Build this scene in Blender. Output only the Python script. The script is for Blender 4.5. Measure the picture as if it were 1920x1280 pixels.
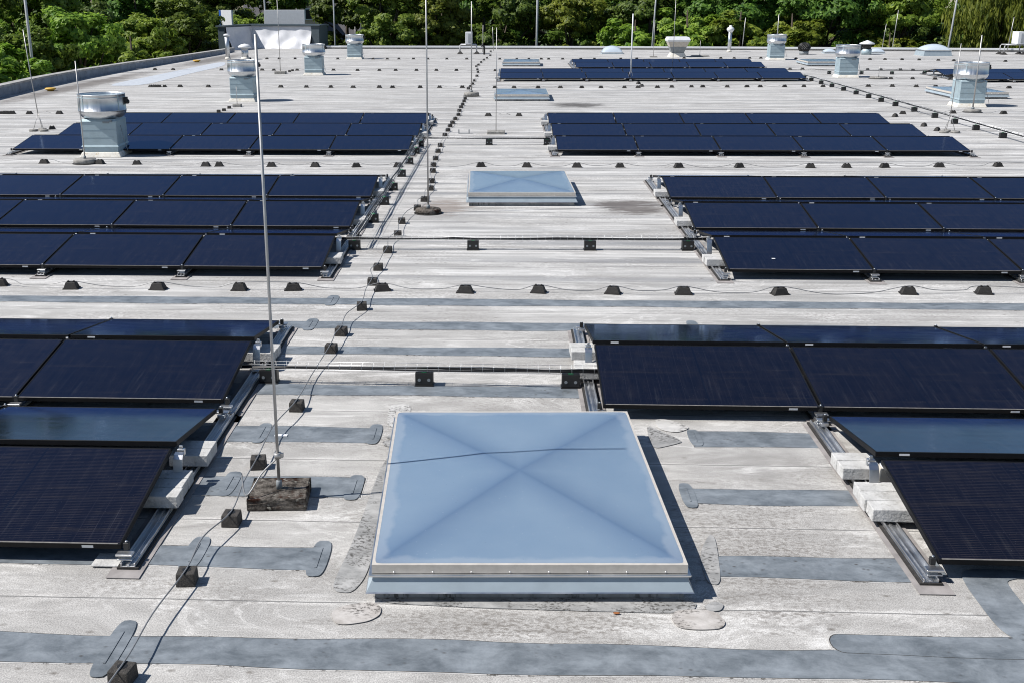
import bpy, bmesh, math, random
from mathutils import Vector, Matrix
for _o in list(bpy.data.objects): bpy.data.objects.remove(_o)
SC = bpy.context.scene
COL = SC.collection
R = math.radians
rng = random.Random(7)

# ------------------------------------------------------------------ camera
F_PX, CX, CY = 2133.79, 852.35, 651.71          # focal length and principal point of the 1920 px wide photo
PITCH, ROLL, YAW, CAM_H = 0.298891, -0.003682, -0.045977, 3.27262
_f = Vector((math.sin(YAW), math.cos(YAW), 0)); _r = Vector((math.cos(YAW), -math.sin(YAW), 0)); _u = Vector((0, 0, 1))
_f2 = _f*math.cos(PITCH) - _u*math.sin(PITCH); _u2 = _f*math.sin(PITCH) + _u*math.cos(PITCH)
CAM_R = _r*math.cos(ROLL) + _u2*math.sin(ROLL); CAM_U = -_r*math.sin(ROLL) + _u2*math.cos(ROLL); CAM_F = _f2
cam = bpy.data.cameras.new('camera'); camo = bpy.data.objects.new('camera', cam); COL.objects.link(camo)
m = Matrix((CAM_R, CAM_U, -CAM_F)).transposed().to_4x4(); m.translation = Vector((0, 0, CAM_H)); camo.matrix_world = m
cam.sensor_fit = 'HORIZONTAL'; cam.sensor_width = 36; cam.lens = F_PX/1920*36
cam.shift_x = (960-CX)/1920; cam.shift_y = (CY-640)/1920
cam.clip_start = 0.05; cam.clip_end = 2000
SC.camera = camo

def g(px, py, z=0.0):
    """the point of the level plane z seen at photo pixel (px, py): used to survey the roof"""
    d = CAM_R*((px-CX)/F_PX) - CAM_U*((py-CY)/F_PX) + CAM_F
    t = (z-CAM_H)/d.z
    return Vector((t*d.x, t*d.y, z))

# ------------------------------------------------------------------ light
SUN_EL, SUN_AZ = R(49.5), R(259.0)               # azimuth clockwise from +Y
sdir = Vector((math.sin(SUN_AZ)*math.cos(SUN_EL), math.cos(SUN_AZ)*math.cos(SUN_EL), math.sin(SUN_EL)))
w = bpy.data.worlds.new('World'); SC.world = w; w.use_nodes = True
nt = w.node_tree; nt.nodes.clear()
sky = nt.nodes.new('ShaderNodeTexSky'); sky.sky_type = 'NISHITA'; sky.sun_disc = False
sky.sun_elevation = SUN_EL; sky.sun_rotation = SUN_AZ; sky.altitude = 50; sky.air_density = 1.0; sky.dust_density = 0.3; sky.ozone_density = 3.0
bg = nt.nodes.new('ShaderNodeBackground'); bg.inputs['Strength'].default_value = 0.068
wo = nt.nodes.new('ShaderNodeOutputWorld')
nt.links.new(sky.outputs[0], bg.inputs[0]); nt.links.new(bg.outputs[0], wo.inputs[0])
sl = bpy.data.lights.new('sun', 'SUN'); sl.energy = 4.9; sl.angle = R(0.5); sl.color = (1.0, 0.965, 0.92)
so = bpy.data.objects.new('sun', sl); COL.objects.link(so)
so.rotation_euler = sdir.to_track_quat('Z', 'Y').to_euler(); so.location = (-20, 0, 30)
SC.view_settings.view_transform = 'Standard'; SC.view_settings.look = 'None'
SC.cycles.pixel_filter_type = 'BLACKMAN_HARRIS'; SC.cycles.filter_width = 1.05
SC.view_settings.exposure = 0.32; SC.view_settings.gamma = 1.0

# ------------------------------------------------------------------ helpers
class MB:
    """collects shapes and links them as ONE mesh object"""
    def __init__(s): s.v = []; s.f = []; s.smooth = []
    def add(s, vs, fs, smooth=False):
        b = len(s.v); s.v += [tuple(v) for v in vs]
        for f in fs: s.f.append(tuple(b+i for i in f)); s.smooth.append(smooth)
        return s
    def box(s, x0, x1, y0, y1, z0, z1, M=None):
        vs = [Vector(p) for p in ((x0,y0,z0),(x1,y0,z0),(x1,y1,z0),(x0,y1,z0),(x0,y0,z1),(x1,y0,z1),(x1,y1,z1),(x0,y1,z1))]
        if M: vs = [M @ v for v in vs]
        return s.add(vs, [(0,3,2,1),(4,5,6,7),(0,1,5,4),(1,2,6,5),(2,3,7,6),(3,0,4,7)])
    def frustum(s, w0, d0, z0, w1, d1, z1, cx=0, cy=0, caps=True):
        vs = [(cx-w0/2,cy-d0/2,z0),(cx+w0/2,cy-d0/2,z0),(cx+w0/2,cy+d0/2,z0),(cx-w0/2,cy+d0/2,z0),
              (cx-w1/2,cy-d1/2,z1),(cx+w1/2,cy-d1/2,z1),(cx+w1/2,cy+d1/2,z1),(cx-w1/2,cy+d1/2,z1)]
        fs = [(0,1,5,4),(1,2,6,5),(2,3,7,6),(3,0,4,7)]
        if caps: fs += [(0,3,2,1),(4,5,6,7)]
        return s.add(vs, fs)
    def lathe(s, prof, n=32, cx=0, cy=0, smooth=True, M=None):
        vs = []
        for (r, z) in prof:
            for k in range(n):
                a = 2*math.pi*k/n; vs.append(Vector((cx+r*math.cos(a), cy+r*math.sin(a), z)))
        if M: vs = [M @ v for v in vs]
        fs = []
        for i in range(len(prof)-1):
            for k in range(n):
                k2 = (k+1) % n; fs.append((i*n+k, i*n+k2, (i+1)*n+k2, (i+1)*n+k))
        s.add(vs, fs, smooth)
        b = len(s.v) - len(vs)
        s.f.append(tuple(b+k for k in reversed(range(n)))); s.smooth.append(False)
        s.f.append(tuple(b+(len(prof)-1)*n+k for k in range(n))); s.smooth.append(False)
        return s
    def tube(s, pts, r, n=6, r1=None):
        pts = [Vector(p) for p in pts]; L = len(pts); vs = []; fs = []
        for i, p in enumerate(pts):
            t = (pts[min(i+1, L-1)] - pts[max(i-1, 0)]).normalized()
            up = Vector((0,0,1)) if abs(t.z) < 0.9 else Vector((1,0,0))
            a = t.cross(up).normalized(); b = a.cross(t)
            rr = r if r1 is None else r + (r1-r)*i/(L-1)
            for k in range(n):
                th = 2*math.pi*k/n; vs.append(p + a*(rr*math.cos(th)) + b*(rr*math.sin(th)))
        for i in range(L-1):
            for k in range(n):
                k2 = (k+1) % n; fs.append((i*n+k, i*n+k2, (i+1)*n+k2, (i+1)*n+k))
        fs.append(tuple(reversed(range(n)))); fs.append(tuple((L-1)*n+k for k in range(n)))
        return s.add(vs, fs, True)
    def prism(s, poly, z0, z1):
        n = len(poly); vs = [(p[0],p[1],z0) for p in poly] + [(p[0],p[1],z1) for p in poly]
        fs = [tuple(range(n, 2*n)), tuple(reversed(range(n)))] + [(i, (i+1) % n, n+(i+1) % n, n+i) for i in range(n)]
        return s.add(vs, fs)
    def build(s, name, mat, parent=None, bevel=0.0, seg=2, loc=None):
        me = bpy.data.meshes.new(name); me.from_pydata(s.v, [], s.f)
        me.polygons.foreach_set('use_smooth', s.smooth); me.update()
        bm = bmesh.new(); bm.from_mesh(me)
        bmesh.ops.recalc_face_normals(bm, faces=bm.faces)
        if bevel:
            ed = [e for e in bm.edges if len(e.link_faces) == 2 and e.calc_face_angle(0) > 0.5]
            bmesh.ops.bevel(bm, geom=ed, offset=bevel, segments=seg, affect='EDGES', profile=0.6)
        bm.to_mesh(me); bm.free()
        me.materials.append(mat)
        o = bpy.data.objects.new(name, me); COL.objects.link(o)
        if parent: o.parent = parent
        if loc is not None: o.location = loc
        return o

def tag(o, label=None, cat=None, group=None, kind=None):
    if label: o['label'] = label
    if cat: o['category'] = cat
    if group: o['group'] = group
    if kind: o['kind'] = kind
    return o
def empty(name, loc=(0,0,0), rz=0, rx=0):
    o = bpy.data.objects.new(name, None); COL.objects.link(o); o.location = loc; o.rotation_euler = (rx, 0, rz); o.empty_display_size = 0.1
    return o
def copy_tree(o, parent=None):
    c = o.copy(); COL.objects.link(c)
    if parent: c.parent = parent
    for k in ('label', 'category', 'group'):
        if parent is None and k in c: del c[k]
    for ch in list(o.children): copy_tree(ch, c)
    return c
class Kind:
    """one thing built once, then copied with its parts"""
    def __init__(s, build): s.b = build; s.first = None
    def put(s, loc, label, cat, group=None, rz=0, rx=0, scale=None):
        if s.first is None: o = s.first = s.b()
        else: o = copy_tree(s.first)
        o.location = loc; o.rotation_euler = (rx, 0, rz)
        if scale: o.scale = scale if not isinstance(scale, (int, float)) else (scale,)*3
        return tag(o, label, cat, group)
ORD = ['', 'first','second','third','fourth','fifth','sixth','seventh','eighth','ninth','tenth','eleventh','twelfth','thirteenth','fourteenth',
       'fifteenth','sixteenth','seventeenth','eighteenth','nineteenth','twentieth','twenty-first','twenty-second','twenty-third','twenty-fourth',
       'twenty-fifth','twenty-sixth','twenty-seventh','twenty-eighth','twenty-ninth','thirtieth','thirty-first','thirty-second','thirty-third',
       'thirty-fourth','thirty-fifth','thirty-sixth','thirty-seventh','thirty-eighth','thirty-ninth','fortieth']
def ordl(i, n, lo='left', hi='right'):
    if i == 0: return ('leftmost' if lo == 'left' else 'nearest')
    if i == n-1: return ('rightmost' if hi == 'right' else 'farthest')
    return (ORD[i+1] + ' from ' + lo) if i < n/2 else (ORD[n-i] + ' from ' + hi)

# ------------------------------------------------------------------ materials
class NT:
    def __init__(s, name):
        s.m = bpy.data.materials.new(name); s.m.use_nodes = True; s.t = s.m.node_tree; s.t.nodes.clear()
        s.out = s.n('ShaderNodeOutputMaterial'); s.b = s.n('ShaderNodeBsdfPrincipled'); s.l(s.b.outputs[0], s.out.inputs[0])
    def n(s, ty, **kw):
        nd = s.t.nodes.new(ty)
        for k, v in kw.items(): setattr(nd, k, v)
        return nd
    def l(s, a, b): s.t.links.new(a, b)
    def set(s, **kw):
        for k, v in kw.items():
            nm = {'col':'Base Color','rough':'Roughness','metal':'Metallic','spec':'Specular IOR Level','coat':'Coat Weight','coatr':'Coat Roughness','ior':'IOR','trans':'Transmission Weight'}[k]
            if k == 'col' and not hasattr(v, 'links'): v = (*v, 1)
            if hasattr(v, 'links'): s.l(v, s.b.inputs[nm])
            else: s.b.inputs[nm].default_value = v
        return s
    def coord(s, kind='Object', scale=(1,1,1), rot=(0,0,0), loc=(0,0,0)):
        tc = s.n('ShaderNodeTexCoord'); mp = s.n('ShaderNodeMapping'); mp.inputs['Scale'].default_value = scale
        mp.inputs['Rotation'].default_value = rot; mp.inputs['Location'].default_value = loc
        s.l(tc.outputs[kind], mp.inputs[0]); return mp.outputs[0]
    def world(s, scale=(1,1,1), loc=(0,0,0)):
        ge = s.n('ShaderNodeNewGeometry'); mp = s.n('ShaderNodeMapping'); mp.inputs['Scale'].default_value = scale; mp.inputs['Location'].default_value = loc
        s.l(ge.outputs['Position'], mp.inputs[0]); return mp.outputs[0]
    def noise(s, vec, scale=5, detail=4, rough=0.55, dist=0.0):
        nd = s.n('ShaderNodeTexNoise'); nd.inputs['Scale'].default_value = scale; nd.inputs['Detail'].default_value = detail
        nd.inputs['Roughness'].default_value = rough; nd.inputs['Distortion'].default_value = dist; s.l(vec, nd.inputs['Vector']); return nd.outputs['Fac']
    def voro(s, vec, scale=5, feature='F1'):
        nd = s.n('ShaderNodeTexVoronoi', feature=feature); nd.inputs['Scale'].default_value = scale; s.l(vec, nd.inputs['Vector']); return nd.outputs['Distance']
    def ramp(s, fac, a, b, ca=(0,0,0), cb=(1,1,1)):
        nd = s.n('ShaderNodeValToRGB'); e = nd.color_ramp.elements; e[0].position = a; e[1].position = b
        e[0].color = (*ca, 1); e[1].color = (*cb, 1); s.l(fac, nd.inputs[0]); return nd.outputs[0]
    def mix(s, fac, a, b, mode='MIX'):
        nd = s.n('ShaderNodeMix', data_type='RGBA', blend_type=mode)
        for sock, v in ((nd.inputs[0], fac), (nd.inputs[6], a), (nd.inputs[7], b)):
            if hasattr(v, 'links'): s.l(v, sock)
            elif isinstance(v, (int, float)): sock.default_value = v
            else: sock.default_value = (*v, 1)
        return nd.outputs[2]
    def math(s, op, a, b=0.0, c=None, clamp=False):
        nd = s.n('ShaderNodeMath', operation=op, use_clamp=clamp)
        for i, v in enumerate((a, b) if c is None else (a, b, c)):
            if hasattr(v, 'links'): s.l(v, nd.inputs[i])
            else: nd.inputs[i].default_value = v
        return nd.outputs[0]
    def bump(s, h, strength=0.2, dist=0.01):
        nd = s.n('ShaderNodeBump'); nd.inputs['Strength'].default_value = strength; nd.inputs['Distance'].default_value = dist
        s.l(h, nd.inputs['Height']); s.l(nd.outputs[0], s.b.inputs['Normal']); return s

def simple(name, col, rough=0.5, metal=0.0, var=0.12, scale=8, bump=0.0, spec=0.5, dirt=None, world=False):
    t = NT(name); c = t.world() if world else t.coord()
    n = t.noise(c, scale, 5)
    a = tuple(max(0, x*(1-var)) for x in col); b = tuple(min(1, x*(1+var)) for x in col)
    cc = t.ramp(n, 0.3, 0.7, a, b)
    if dirt:
        d = t.ramp(t.noise(c, scale*2.3, 6, 0.65), 0.55, 0.7); cc = t.mix(d, cc, dirt)
    t.set(col=cc, rough=rough, metal=metal, spec=spec)
    if bump: t.bump(t.noise(c, scale*5, 5), bump, 0.01)
    return t.m

def mat_roof():
    t = NT('roof_membrane')
    P = t.world(); sep = t.n('ShaderNodeSeparateXYZ'); t.l(P, sep.inputs[0]); Y = sep.outputs[1]
    far_ = t.math('MULTIPLY', t.math('SUBTRACT', Y, 9.5), 0.22, clamp=True)
    big = t.noise(t.world((0.35, 1.2, 1)), 1.0, 5, 0.6)
    streak = t.noise(t.world((0.22, 5.5, 1)), 1.0, 6, 0.62)
    blot = t.noise(t.world((0.8, 1.7, 1), (3, 3, 0)), 1.5, 8, 0.66, 0.8)
    col = t.mix(far_, t.ramp(blot, 0.32, 0.66, (0.285, 0.277, 0.265), (0.50, 0.488, 0.468)), t.ramp(streak, 0.37, 0.60, (0.29, 0.287, 0.282), (0.60, 0.594, 0.582)))
    col = t.mix(t.math('MULTIPLY', t.ramp(big, 0.45, 0.68), 0.45), col, (0.40, 0.392, 0.378))
    cur = t.noise(t.world((1.1, 1.9, 1), (9, 1, 0)), 1.3, 6, 0.6, 1.4)
    cur = t.math('SUBTRACT', 1.0, t.math('MULTIPLY', t.math('ABSOLUTE', t.math('SUBTRACT', cur, 0.5)), 26.0), clamp=True)   # tide marks left by drying puddles
    col = t.mix(t.math('MULTIPLY', t.math('MULTIPLY', cur, 0.5), t.ramp(t.noise(t.world((0.7, 1, 1)), 1.0, 3), 0.45, 0.6)), col, (0.74, 0.73, 0.71))
    age = t.ramp(t.noise(t.world((0.55, 1.3, 1), (8, 8, 0)), 1.2, 7, 0.68, 0.7), 0.47, 0.62)
    col = t.mix(t.math('MULTIPLY', age, 0.48), col, (0.30, 0.292, 0.28))
    # overlaps: old grey strips bleached into the sheet farther back, period one roll
    ph = t.math('FRACT', t.math('DIVIDE', t.math('SUBTRACT', Y, 5.18-0.5175), 1.035))
    band = t.math('SUBTRACT', 1.0, t.math('MULTIPLY', t.math('ABSOLUTE', t.math('SUBTRACT', ph, 0.5)), 6.2), clamp=True)
    far = t.math('MULTIPLY', t.math('SUBTRACT', Y, 12.6), 1.0, clamp=True)
    bm_ = t.math('MULTIPLY', t.math('MULTIPLY', t.math('MINIMUM', t.math('MULTIPLY', band, 3.0), 1.0), far), t.ramp(t.noise(t.world((0.16, 2.2, 1), (3, 1, 0)), 1.0, 4), 0.38, 0.66))
    col = t.mix(t.math('MULTIPLY', bm_, 0.85), col, (0.235, 0.24, 0.25))
    # seam every half roll: a thin dark line with a chalky rim
    wob = t.math('MULTIPLY', t.math('SUBTRACT', t.noise(t.world((1.4, 0.1, 1)), 1.0, 3), 0.5), 0.03)
    ph2 = t.math('FRACT', t.math('DIVIDE', t.math('SUBTRACT', t.math('ADD', Y, wob), 5.70-0.5175), 1.035))
    dist = t.math('MULTIPLY', t.math('ABSOLUTE', t.math('SUBTRACT', ph2, 0.5)), 1.035)
    rim = t.math('MULTIPLY', t.math('SUBTRACT', 1.0, t.math('DIVIDE', dist, 0.06), clamp=True), t.ramp(t.noise(t.world((2, 9, 1)), 1.2, 4), 0.4, 0.6))
    col = t.mix(t.math('MULTIPLY', rim, 0.7), col, (0.66, 0.645, 0.62))
    line = t.math('LESS_THAN', dist, 0.0055)
    half = t.math('SUBTRACT', 1.0, t.math('DIVIDE', dist, 0.055), clamp=True)
    hm = t.math('MULTIPLY', t.math('MULTIPLY', half, far), t.ramp(t.noise(t.world((0.13, 1.6, 1), (6, 2, 0)), 1.0, 4), 0.42, 0.60))
    col = t.mix(t.math('MULTIPLY', hm, 0.8), col, (0.22, 0.22, 0.222))
    # chalky bloom
    chalk = t.ramp(t.noise(t.world((0.9, 3.2, 1), (7, 2, 0)), 1.1, 8, 0.68, 0.6), 0.56, 0.70)
    col = t.mix(t.math('MULTIPLY', chalk, 0.7), col, (0.74, 0.73, 0.71))
    # dirt: mottled grey areas made of fine grains, brownish tint
    area = t.ramp(t.noise(t.world((0.6, 1.5, 1), (1, 5, 0)), 0.9, 5, 0.6), 0.44, 0.62)
    grain = t.ramp(t.noise(t.world((26, 40, 1)), 1.0, 4, 0.7), 0.46, 0.60)
    col = t.mix(t.math('MULTIPLY', t.math('MULTIPLY', area, grain), 0.65), col, (0.22, 0.205, 0.19))
    grain2 = t.noise(t.world((120, 120, 1)), 1.0, 2, 0.5)
    col = t.mix(0.42, col, t.ramp(grain2, 0.3, 0.7, (0.15, 0.15, 0.15), (0.85, 0.84, 0.82)), 'OVERLAY')
    # thin black streaks and specks
    st = t.ramp(t.noise(t.world((0.4, 9, 1), (0, 3, 0)), 1.0, 7, 0.7), 0.55, 0.67)
    col = t.mix(t.math('MULTIPLY', st, t.math('ADD', 0.2, t.math('MULTIPLY', far_, 0.4))), col, (0.15, 0.148, 0.145))
    fw_ = t.math('MULTIPLY', t.math('SUBTRACT', Y, 38.0), 0.1, clamp=True)
    wetp = t.ramp(t.noise(t.world((0.25, 0.5, 1), (2, 7, 0)), 1.0, 5, 0.6), 0.60, 0.72)
    col = t.mix(t.math('MULTIPLY', t.math('MULTIPLY', wetp, fw_), 0.6), col, (0.14, 0.135, 0.13))
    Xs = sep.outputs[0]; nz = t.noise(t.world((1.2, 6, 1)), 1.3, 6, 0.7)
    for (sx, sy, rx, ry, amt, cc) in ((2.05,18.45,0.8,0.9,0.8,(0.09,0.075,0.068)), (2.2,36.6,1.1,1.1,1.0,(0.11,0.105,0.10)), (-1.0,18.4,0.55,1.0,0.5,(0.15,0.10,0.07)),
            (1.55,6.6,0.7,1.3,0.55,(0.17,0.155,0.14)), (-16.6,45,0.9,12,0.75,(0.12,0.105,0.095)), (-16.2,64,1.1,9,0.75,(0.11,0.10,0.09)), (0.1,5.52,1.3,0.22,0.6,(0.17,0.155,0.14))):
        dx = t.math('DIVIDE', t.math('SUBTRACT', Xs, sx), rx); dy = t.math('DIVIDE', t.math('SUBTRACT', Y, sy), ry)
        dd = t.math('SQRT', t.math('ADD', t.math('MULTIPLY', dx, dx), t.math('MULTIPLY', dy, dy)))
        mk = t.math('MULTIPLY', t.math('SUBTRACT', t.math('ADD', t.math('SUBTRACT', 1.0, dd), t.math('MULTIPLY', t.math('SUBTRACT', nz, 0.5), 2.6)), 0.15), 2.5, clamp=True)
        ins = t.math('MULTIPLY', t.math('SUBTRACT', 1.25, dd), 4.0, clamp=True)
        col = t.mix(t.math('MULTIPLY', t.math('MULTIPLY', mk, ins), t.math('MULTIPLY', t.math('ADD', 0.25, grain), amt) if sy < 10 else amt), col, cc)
    spk = t.math('MULTIPLY', t.ramp(t.voro(t.world((4.5, 7, 1)), 1.0), 0.0, 0.14, (1,1,1), (0,0,0)), t.ramp(t.noise(t.world((0.9, 1.4, 1), (4, 4, 0)), 0.8, 3), 0.45, 0.56))
    col = t.mix(t.math('MULTIPLY', spk, 0.85), col, (0.10, 0.085, 0.07))
    col = t.mix(t.math('MULTIPLY', line, 0.75), col, (0.10, 0.10, 0.10))
    t.set(col=col, rough=0.78, spec=0.25)
    hgt = t.math('ADD', t.math('MULTIPLY', grain2, 0.25), t.math('ADD', t.noise(t.world((2.5, 3.5, 1)), 1.0, 4), t.math('MULTIPLY', line, -0.6)))
    t.bump(hgt, 0.5, 0.014)
    return t.m
def mat_strip(name, lo, hi, speck=0.5, wet=0.45, dense=False):
    t = NT(name); c = t.world()
    n = t.noise(t.world((1.5, 2.2, 1)), 2.8, 8, 0.70, 0.3)
    col = t.ramp(n, 0.36, 0.66, lo, hi)
    col = t.mix(t.math('MULTIPLY', t.ramp(t.noise(t.world((3, 5, 1), (2, 2, 0)), 1.0, 4, 0.6), 0.55, 0.75), 0.5), col, tuple(min(1, x*1.45) for x in hi))
    sp = t.math('MULTIPLY', t.ramp(t.voro(t.world((16, 22, 1)), 1.0), 0.05, 0.26, (1,1,1), (0,0,0)), t.ramp(t.noise(t.world((1.2, 2, 1), (5, 0, 0)), 1.0, 4), 0.50, 0.62))
    col = t.mix(t.math('MULTIPLY', sp, speck), col, (0.06, 0.055, 0.05))
    if dense:
        lich = t.math('MULTIPLY', t.ramp(t.noise(t.world((34, 46, 1)), 1.0, 4, 0.7), 0.50, 0.58), t.ramp(t.noise(t.world((4, 4.5, 1), (1, 1, 0)), 1.0, 4, 0.6), 0.44, 0.56))
        col = t.mix(t.math('MULTIPLY', lich, 0.85), col, (0.045, 0.04, 0.035))
    t.set(col=col, rough=wet, spec=0.4)
    t.bump(t.noise(t.world((3.6, 3.4, 1)), 1.0, 4, 0.5, 0.35), 0.55, 0.03)
    return t.m
def mat_glass():
    t = NT('solar_glass')
    tc = t.n('ShaderNodeTexCoord'); sep = t.n('ShaderNodeSeparateXYZ'); t.l(tc.outputs['Object'], sep.inputs[0]); X, Y = sep.outputs[0], sep.outputs[1]
    def lines(v, period, width, off=0.0):
        f = t.math('FRACT', t.math('DIVIDE', t.math('ADD', v, off+100*period), period))
        return t.math('LESS_THAN', t.math('MULTIPLY', t.math('MINIMUM', f, t.math('SUBTRACT', 1.0, f)), period), width/2)
    oi = t.n('ShaderNodeObjectInfo')
    nn = t.noise(t.coord('Object', (1.5, 6, 1)), 2.0, 5, 0.6)
    col = t.ramp(nn, 0.35, 0.7, (0.0020, 0.0016, 0.0022), (0.0052, 0.0042, 0.0044))
    stain = t.ramp(t.noise(t.coord('Object', (1.2, 14, 1), loc=(1, 4, 2)), 1.0, 5, 0.65), 0.55, 0.75)
    col = t.mix(t.math('MULTIPLY', stain, 0.6), col, (0.022, 0.018, 0.013))
    bus = lines(Y, 0.0182, 0.0012)
    col = t.mix(t.math('MULTIPLY', bus, t.ramp(t.noise(t.coord('Object', (14, 3, 1)), 1.0, 3), 0.35, 0.65, (0.15,0.15,0.15), (0.9,0.9,0.9))), col, (0.085, 0.068, 0.052))
    cell = t.math('MAXIMUM', lines(X, 0.0925, 0.0022), lines(Y, 0.1825, 0.0024, 0.091))
    col = t.mix(t.math('MULTIPLY', cell, 0.6), col, (0.030, 0.027, 0.030))
    mid = t.math('LESS_THAN', t.math('ABSOLUTE', X), 0.007)
    col = t.mix(mid, col, (0.003, 0.003, 0.004))
    col = t.mix(0.5, col, t.ramp(oi.outputs['Random'], 0.0, 1.0, (0.25,)*3, (0.75,)*3), 'SOFT_LIGHT')
    film = t.ramp(t.noise(t.coord('Object', (70, 2.2, 1)), 1.0, 4, 0.7), 0.50, 0.72)
    col = t.mix(t.math('MULTIPLY', film, 0.028), col, (0.16, 0.17, 0.19))
    dust = t.ramp(t.voro(t.coord('Object', (9, 9, 1)), 3.0), 0.0, 0.075, (1,1,1), (0,0,0))
    col = t.mix(t.math('MULTIPLY', dust, 0.35), col, (0.25, 0.25, 0.26))
    drip = t.math('MULTIPLY', t.ramp(t.noise(t.coord('Object', (28, 1.5, 1)), 1.0, 3), 0.62, 0.72), t.math('MULTIPLY', t.math('ADD', Y, -0.36), -4.0, clamp=True))
    col = t.mix(t.math('MULTIPLY', drip, 0.03), col, (0.3, 0.3, 0.3))
    t.set(col=col, rough=t.ramp(nn, 0.3, 0.7, (0.06,)*3, (0.13,)*3), ior=1.5, spec=0.75)
    t.b.inputs['Specular IOR Level'].default_value = 0.0
    gl = t.n('ShaderNodeBsdfGlossy'); gl.inputs['Color'].default_value = (0.46, 0.65, 1.0, 1); t.l(t.ramp(nn, 0.3, 0.7, (0.07,)*3, (0.14,)*3), gl.inputs['Roughness'])
    fr = t.n('ShaderNodeFresnel'); fr.inputs['IOR'].default_value = 1.64
    mx = t.n('ShaderNodeMixShader'); t.l(fr.outputs[0], mx.inputs[0]); t.l(t.b.outputs[0], mx.inputs[1]); t.l(gl.outputs[0], mx.inputs[2]); t.l(mx.outputs[0], t.out.inputs[0])
    t.bump(t.noise(t.coord('Object', (1, 1, 1)), 1.3, 2), 0.02, 0.02)
    return t.m
def mat_dome():
    t = NT('dome_acrylic'); c = t.coord()
    n = t.noise(t.coord('Object', (1, 1, 1)), 2.2, 4, 0.5)
    col = t.ramp(n, 0.2, 0.8, (0.172, 0.250, 0.345), (0.212, 0.290, 0.378))
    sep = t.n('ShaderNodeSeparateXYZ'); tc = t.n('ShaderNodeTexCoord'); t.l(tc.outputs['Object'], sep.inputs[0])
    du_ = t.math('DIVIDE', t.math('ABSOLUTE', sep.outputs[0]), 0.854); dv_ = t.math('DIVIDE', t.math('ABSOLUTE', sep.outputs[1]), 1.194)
    hip_shade = t.math('SUBTRACT', 1.0, t.math('MULTIPLY', t.math('ABSOLUTE', t.math('SUBTRACT', du_, dv_)), 2.4), clamp=True)
    hip_shade = t.math('ADD', t.math('MULTIPLY', t.math('POWER', hip_shade, 1.6), 0.46), t.math('MULTIPLY', t.math('POWER', hip_shade, 14.0), 0.16))
    col = t.mix(hip_shade, col, (0.065, 0.120, 0.225))          # facet shading painted as a deeper blue along the hips
    ex = t.math('SUBTRACT', 0.84, t.math('ABSOLUTE', sep.outputs[0])); ey = t.math('SUBTRACT', 1.18, t.math('ABSOLUTE', sep.outputs[1]))
    edge = t.math('SUBTRACT', 0.07, t.math('ADD', t.math('MINIMUM', ex, ey), t.math('MULTIPLY', t.math('SUBTRACT', t.noise(t.coord('Object', (2, 2, 1)), 2.0, 3), 0.5), 0.16)))
    col = t.mix(t.math('MULTIPLY', t.math('MULTIPLY', edge, 30, clamp=True), 0.32), col, (0.40, 0.44, 0.48))
    sp = t.ramp(t.voro(c, 26.0), 0.0, 0.10, (1,1,1), (0,0,0))
    col = t.mix(t.math('MULTIPLY', sp, 0.45), col, t.ramp(t.noise(c, 9, 1), 0.49, 0.51, (0.04, 0.05, 0.08), (0.6, 0.62, 0.66)))
    t.set(col=col, rough=0.20, spec=0.75)
    t.b.inputs['Subsurface Weight'].default_value = 0.7; t.b.inputs['Subsurface Radius'].default_value = (1, 1, 1); t.b.inputs['Subsurface Scale'].default_value = 0.02
    t.bump(t.noise(c, 90, 2), 0.04, 0.002)
    return t.m
def mat_galv(name, col, rough, streak=True, metal=1.0):
    t = NT(name)
    n = t.noise(t.coord('Object', (9, 9, 0.35) if streak else (5, 5, 5)), 1.2, 5, 0.6)
    v = t.voro(t.coord('Object'), 38.0)
    cc = t.mix(t.math('MULTIPLY', v, 0.35), t.ramp(n, 0.3, 0.7, tuple(x*0.80 for x in col), col), tuple(x*0.9 for x in col))
    t.set(col=cc, metal=metal, rough=t.ramp(n, 0.3, 0.7, (rough*0.75,)*3, (rough*1.3,)*3))
    t.bump(t.noise(t.coord('Object', (3, 3, 1)), 3, 3), 0.12, 0.02)
    return t.m
def mat_moss():
    t = NT('mossy_concrete'); c = t.coord()
    n = t.noise(c, 14, 7, 0.7)
    col = t.ramp(n, 0.38, 0.62, (0.030, 0.025, 0.021), (0.20, 0.178, 0.155))
    col = t.mix(t.ramp(t.noise(c, 9, 4), 0.56, 0.66), col, (0.045, 0.022, 0.015))
    col = t.mix(t.ramp(t.noise(t.coord(loc=(3, 1, 2)), 26, 4), 0.60, 0.68), col, (0.26, 0.25, 0.22))
    t.set(col=col, rough=0.95, spec=0.1); t.bump(t.noise(c, 24, 6, 0.7), 1.0, 0.03)
    return t.m
def mat_leaf(name, dark, light):
    t = NT(name)
    ge = t.n('ShaderNodeNewGeometry'); oi = t.n('ShaderNodeObjectInfo')
    col = t.ramp(ge.outputs['Random Per Island'], 0.0, 1.0, dark, light)
    hs = t.n('ShaderNodeHueSaturation'); t.l(col, hs.inputs['Color'])
    hs.inputs['Saturation'].default_value = 1.0
    t.l(t.math('ADD', 0.47, t.math('MULTIPLY', oi.outputs['Random'], 0.045)), hs.inputs['Hue'])
    t.l(t.math('ADD', 0.75, t.math('MULTIPLY', oi.outputs['Random'], 0.5)), hs.inputs['Value'])
    t.set(col=hs.outputs[0], rough=0.5, spec=0.35)
    tr = t.n('ShaderNodeBsdfTranslucent'); t.l(hs.outputs[0], tr.inputs[0])
    mx = t.n('ShaderNodeMixShader'); mx.inputs[0].default_value = 0.5
    t.l(t.b.outputs[0], mx.inputs[1]); t.l(tr.outputs[0], mx.inputs[2]); t.l(mx.outputs[0], t.out.inputs[0])
    return t.m

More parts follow.
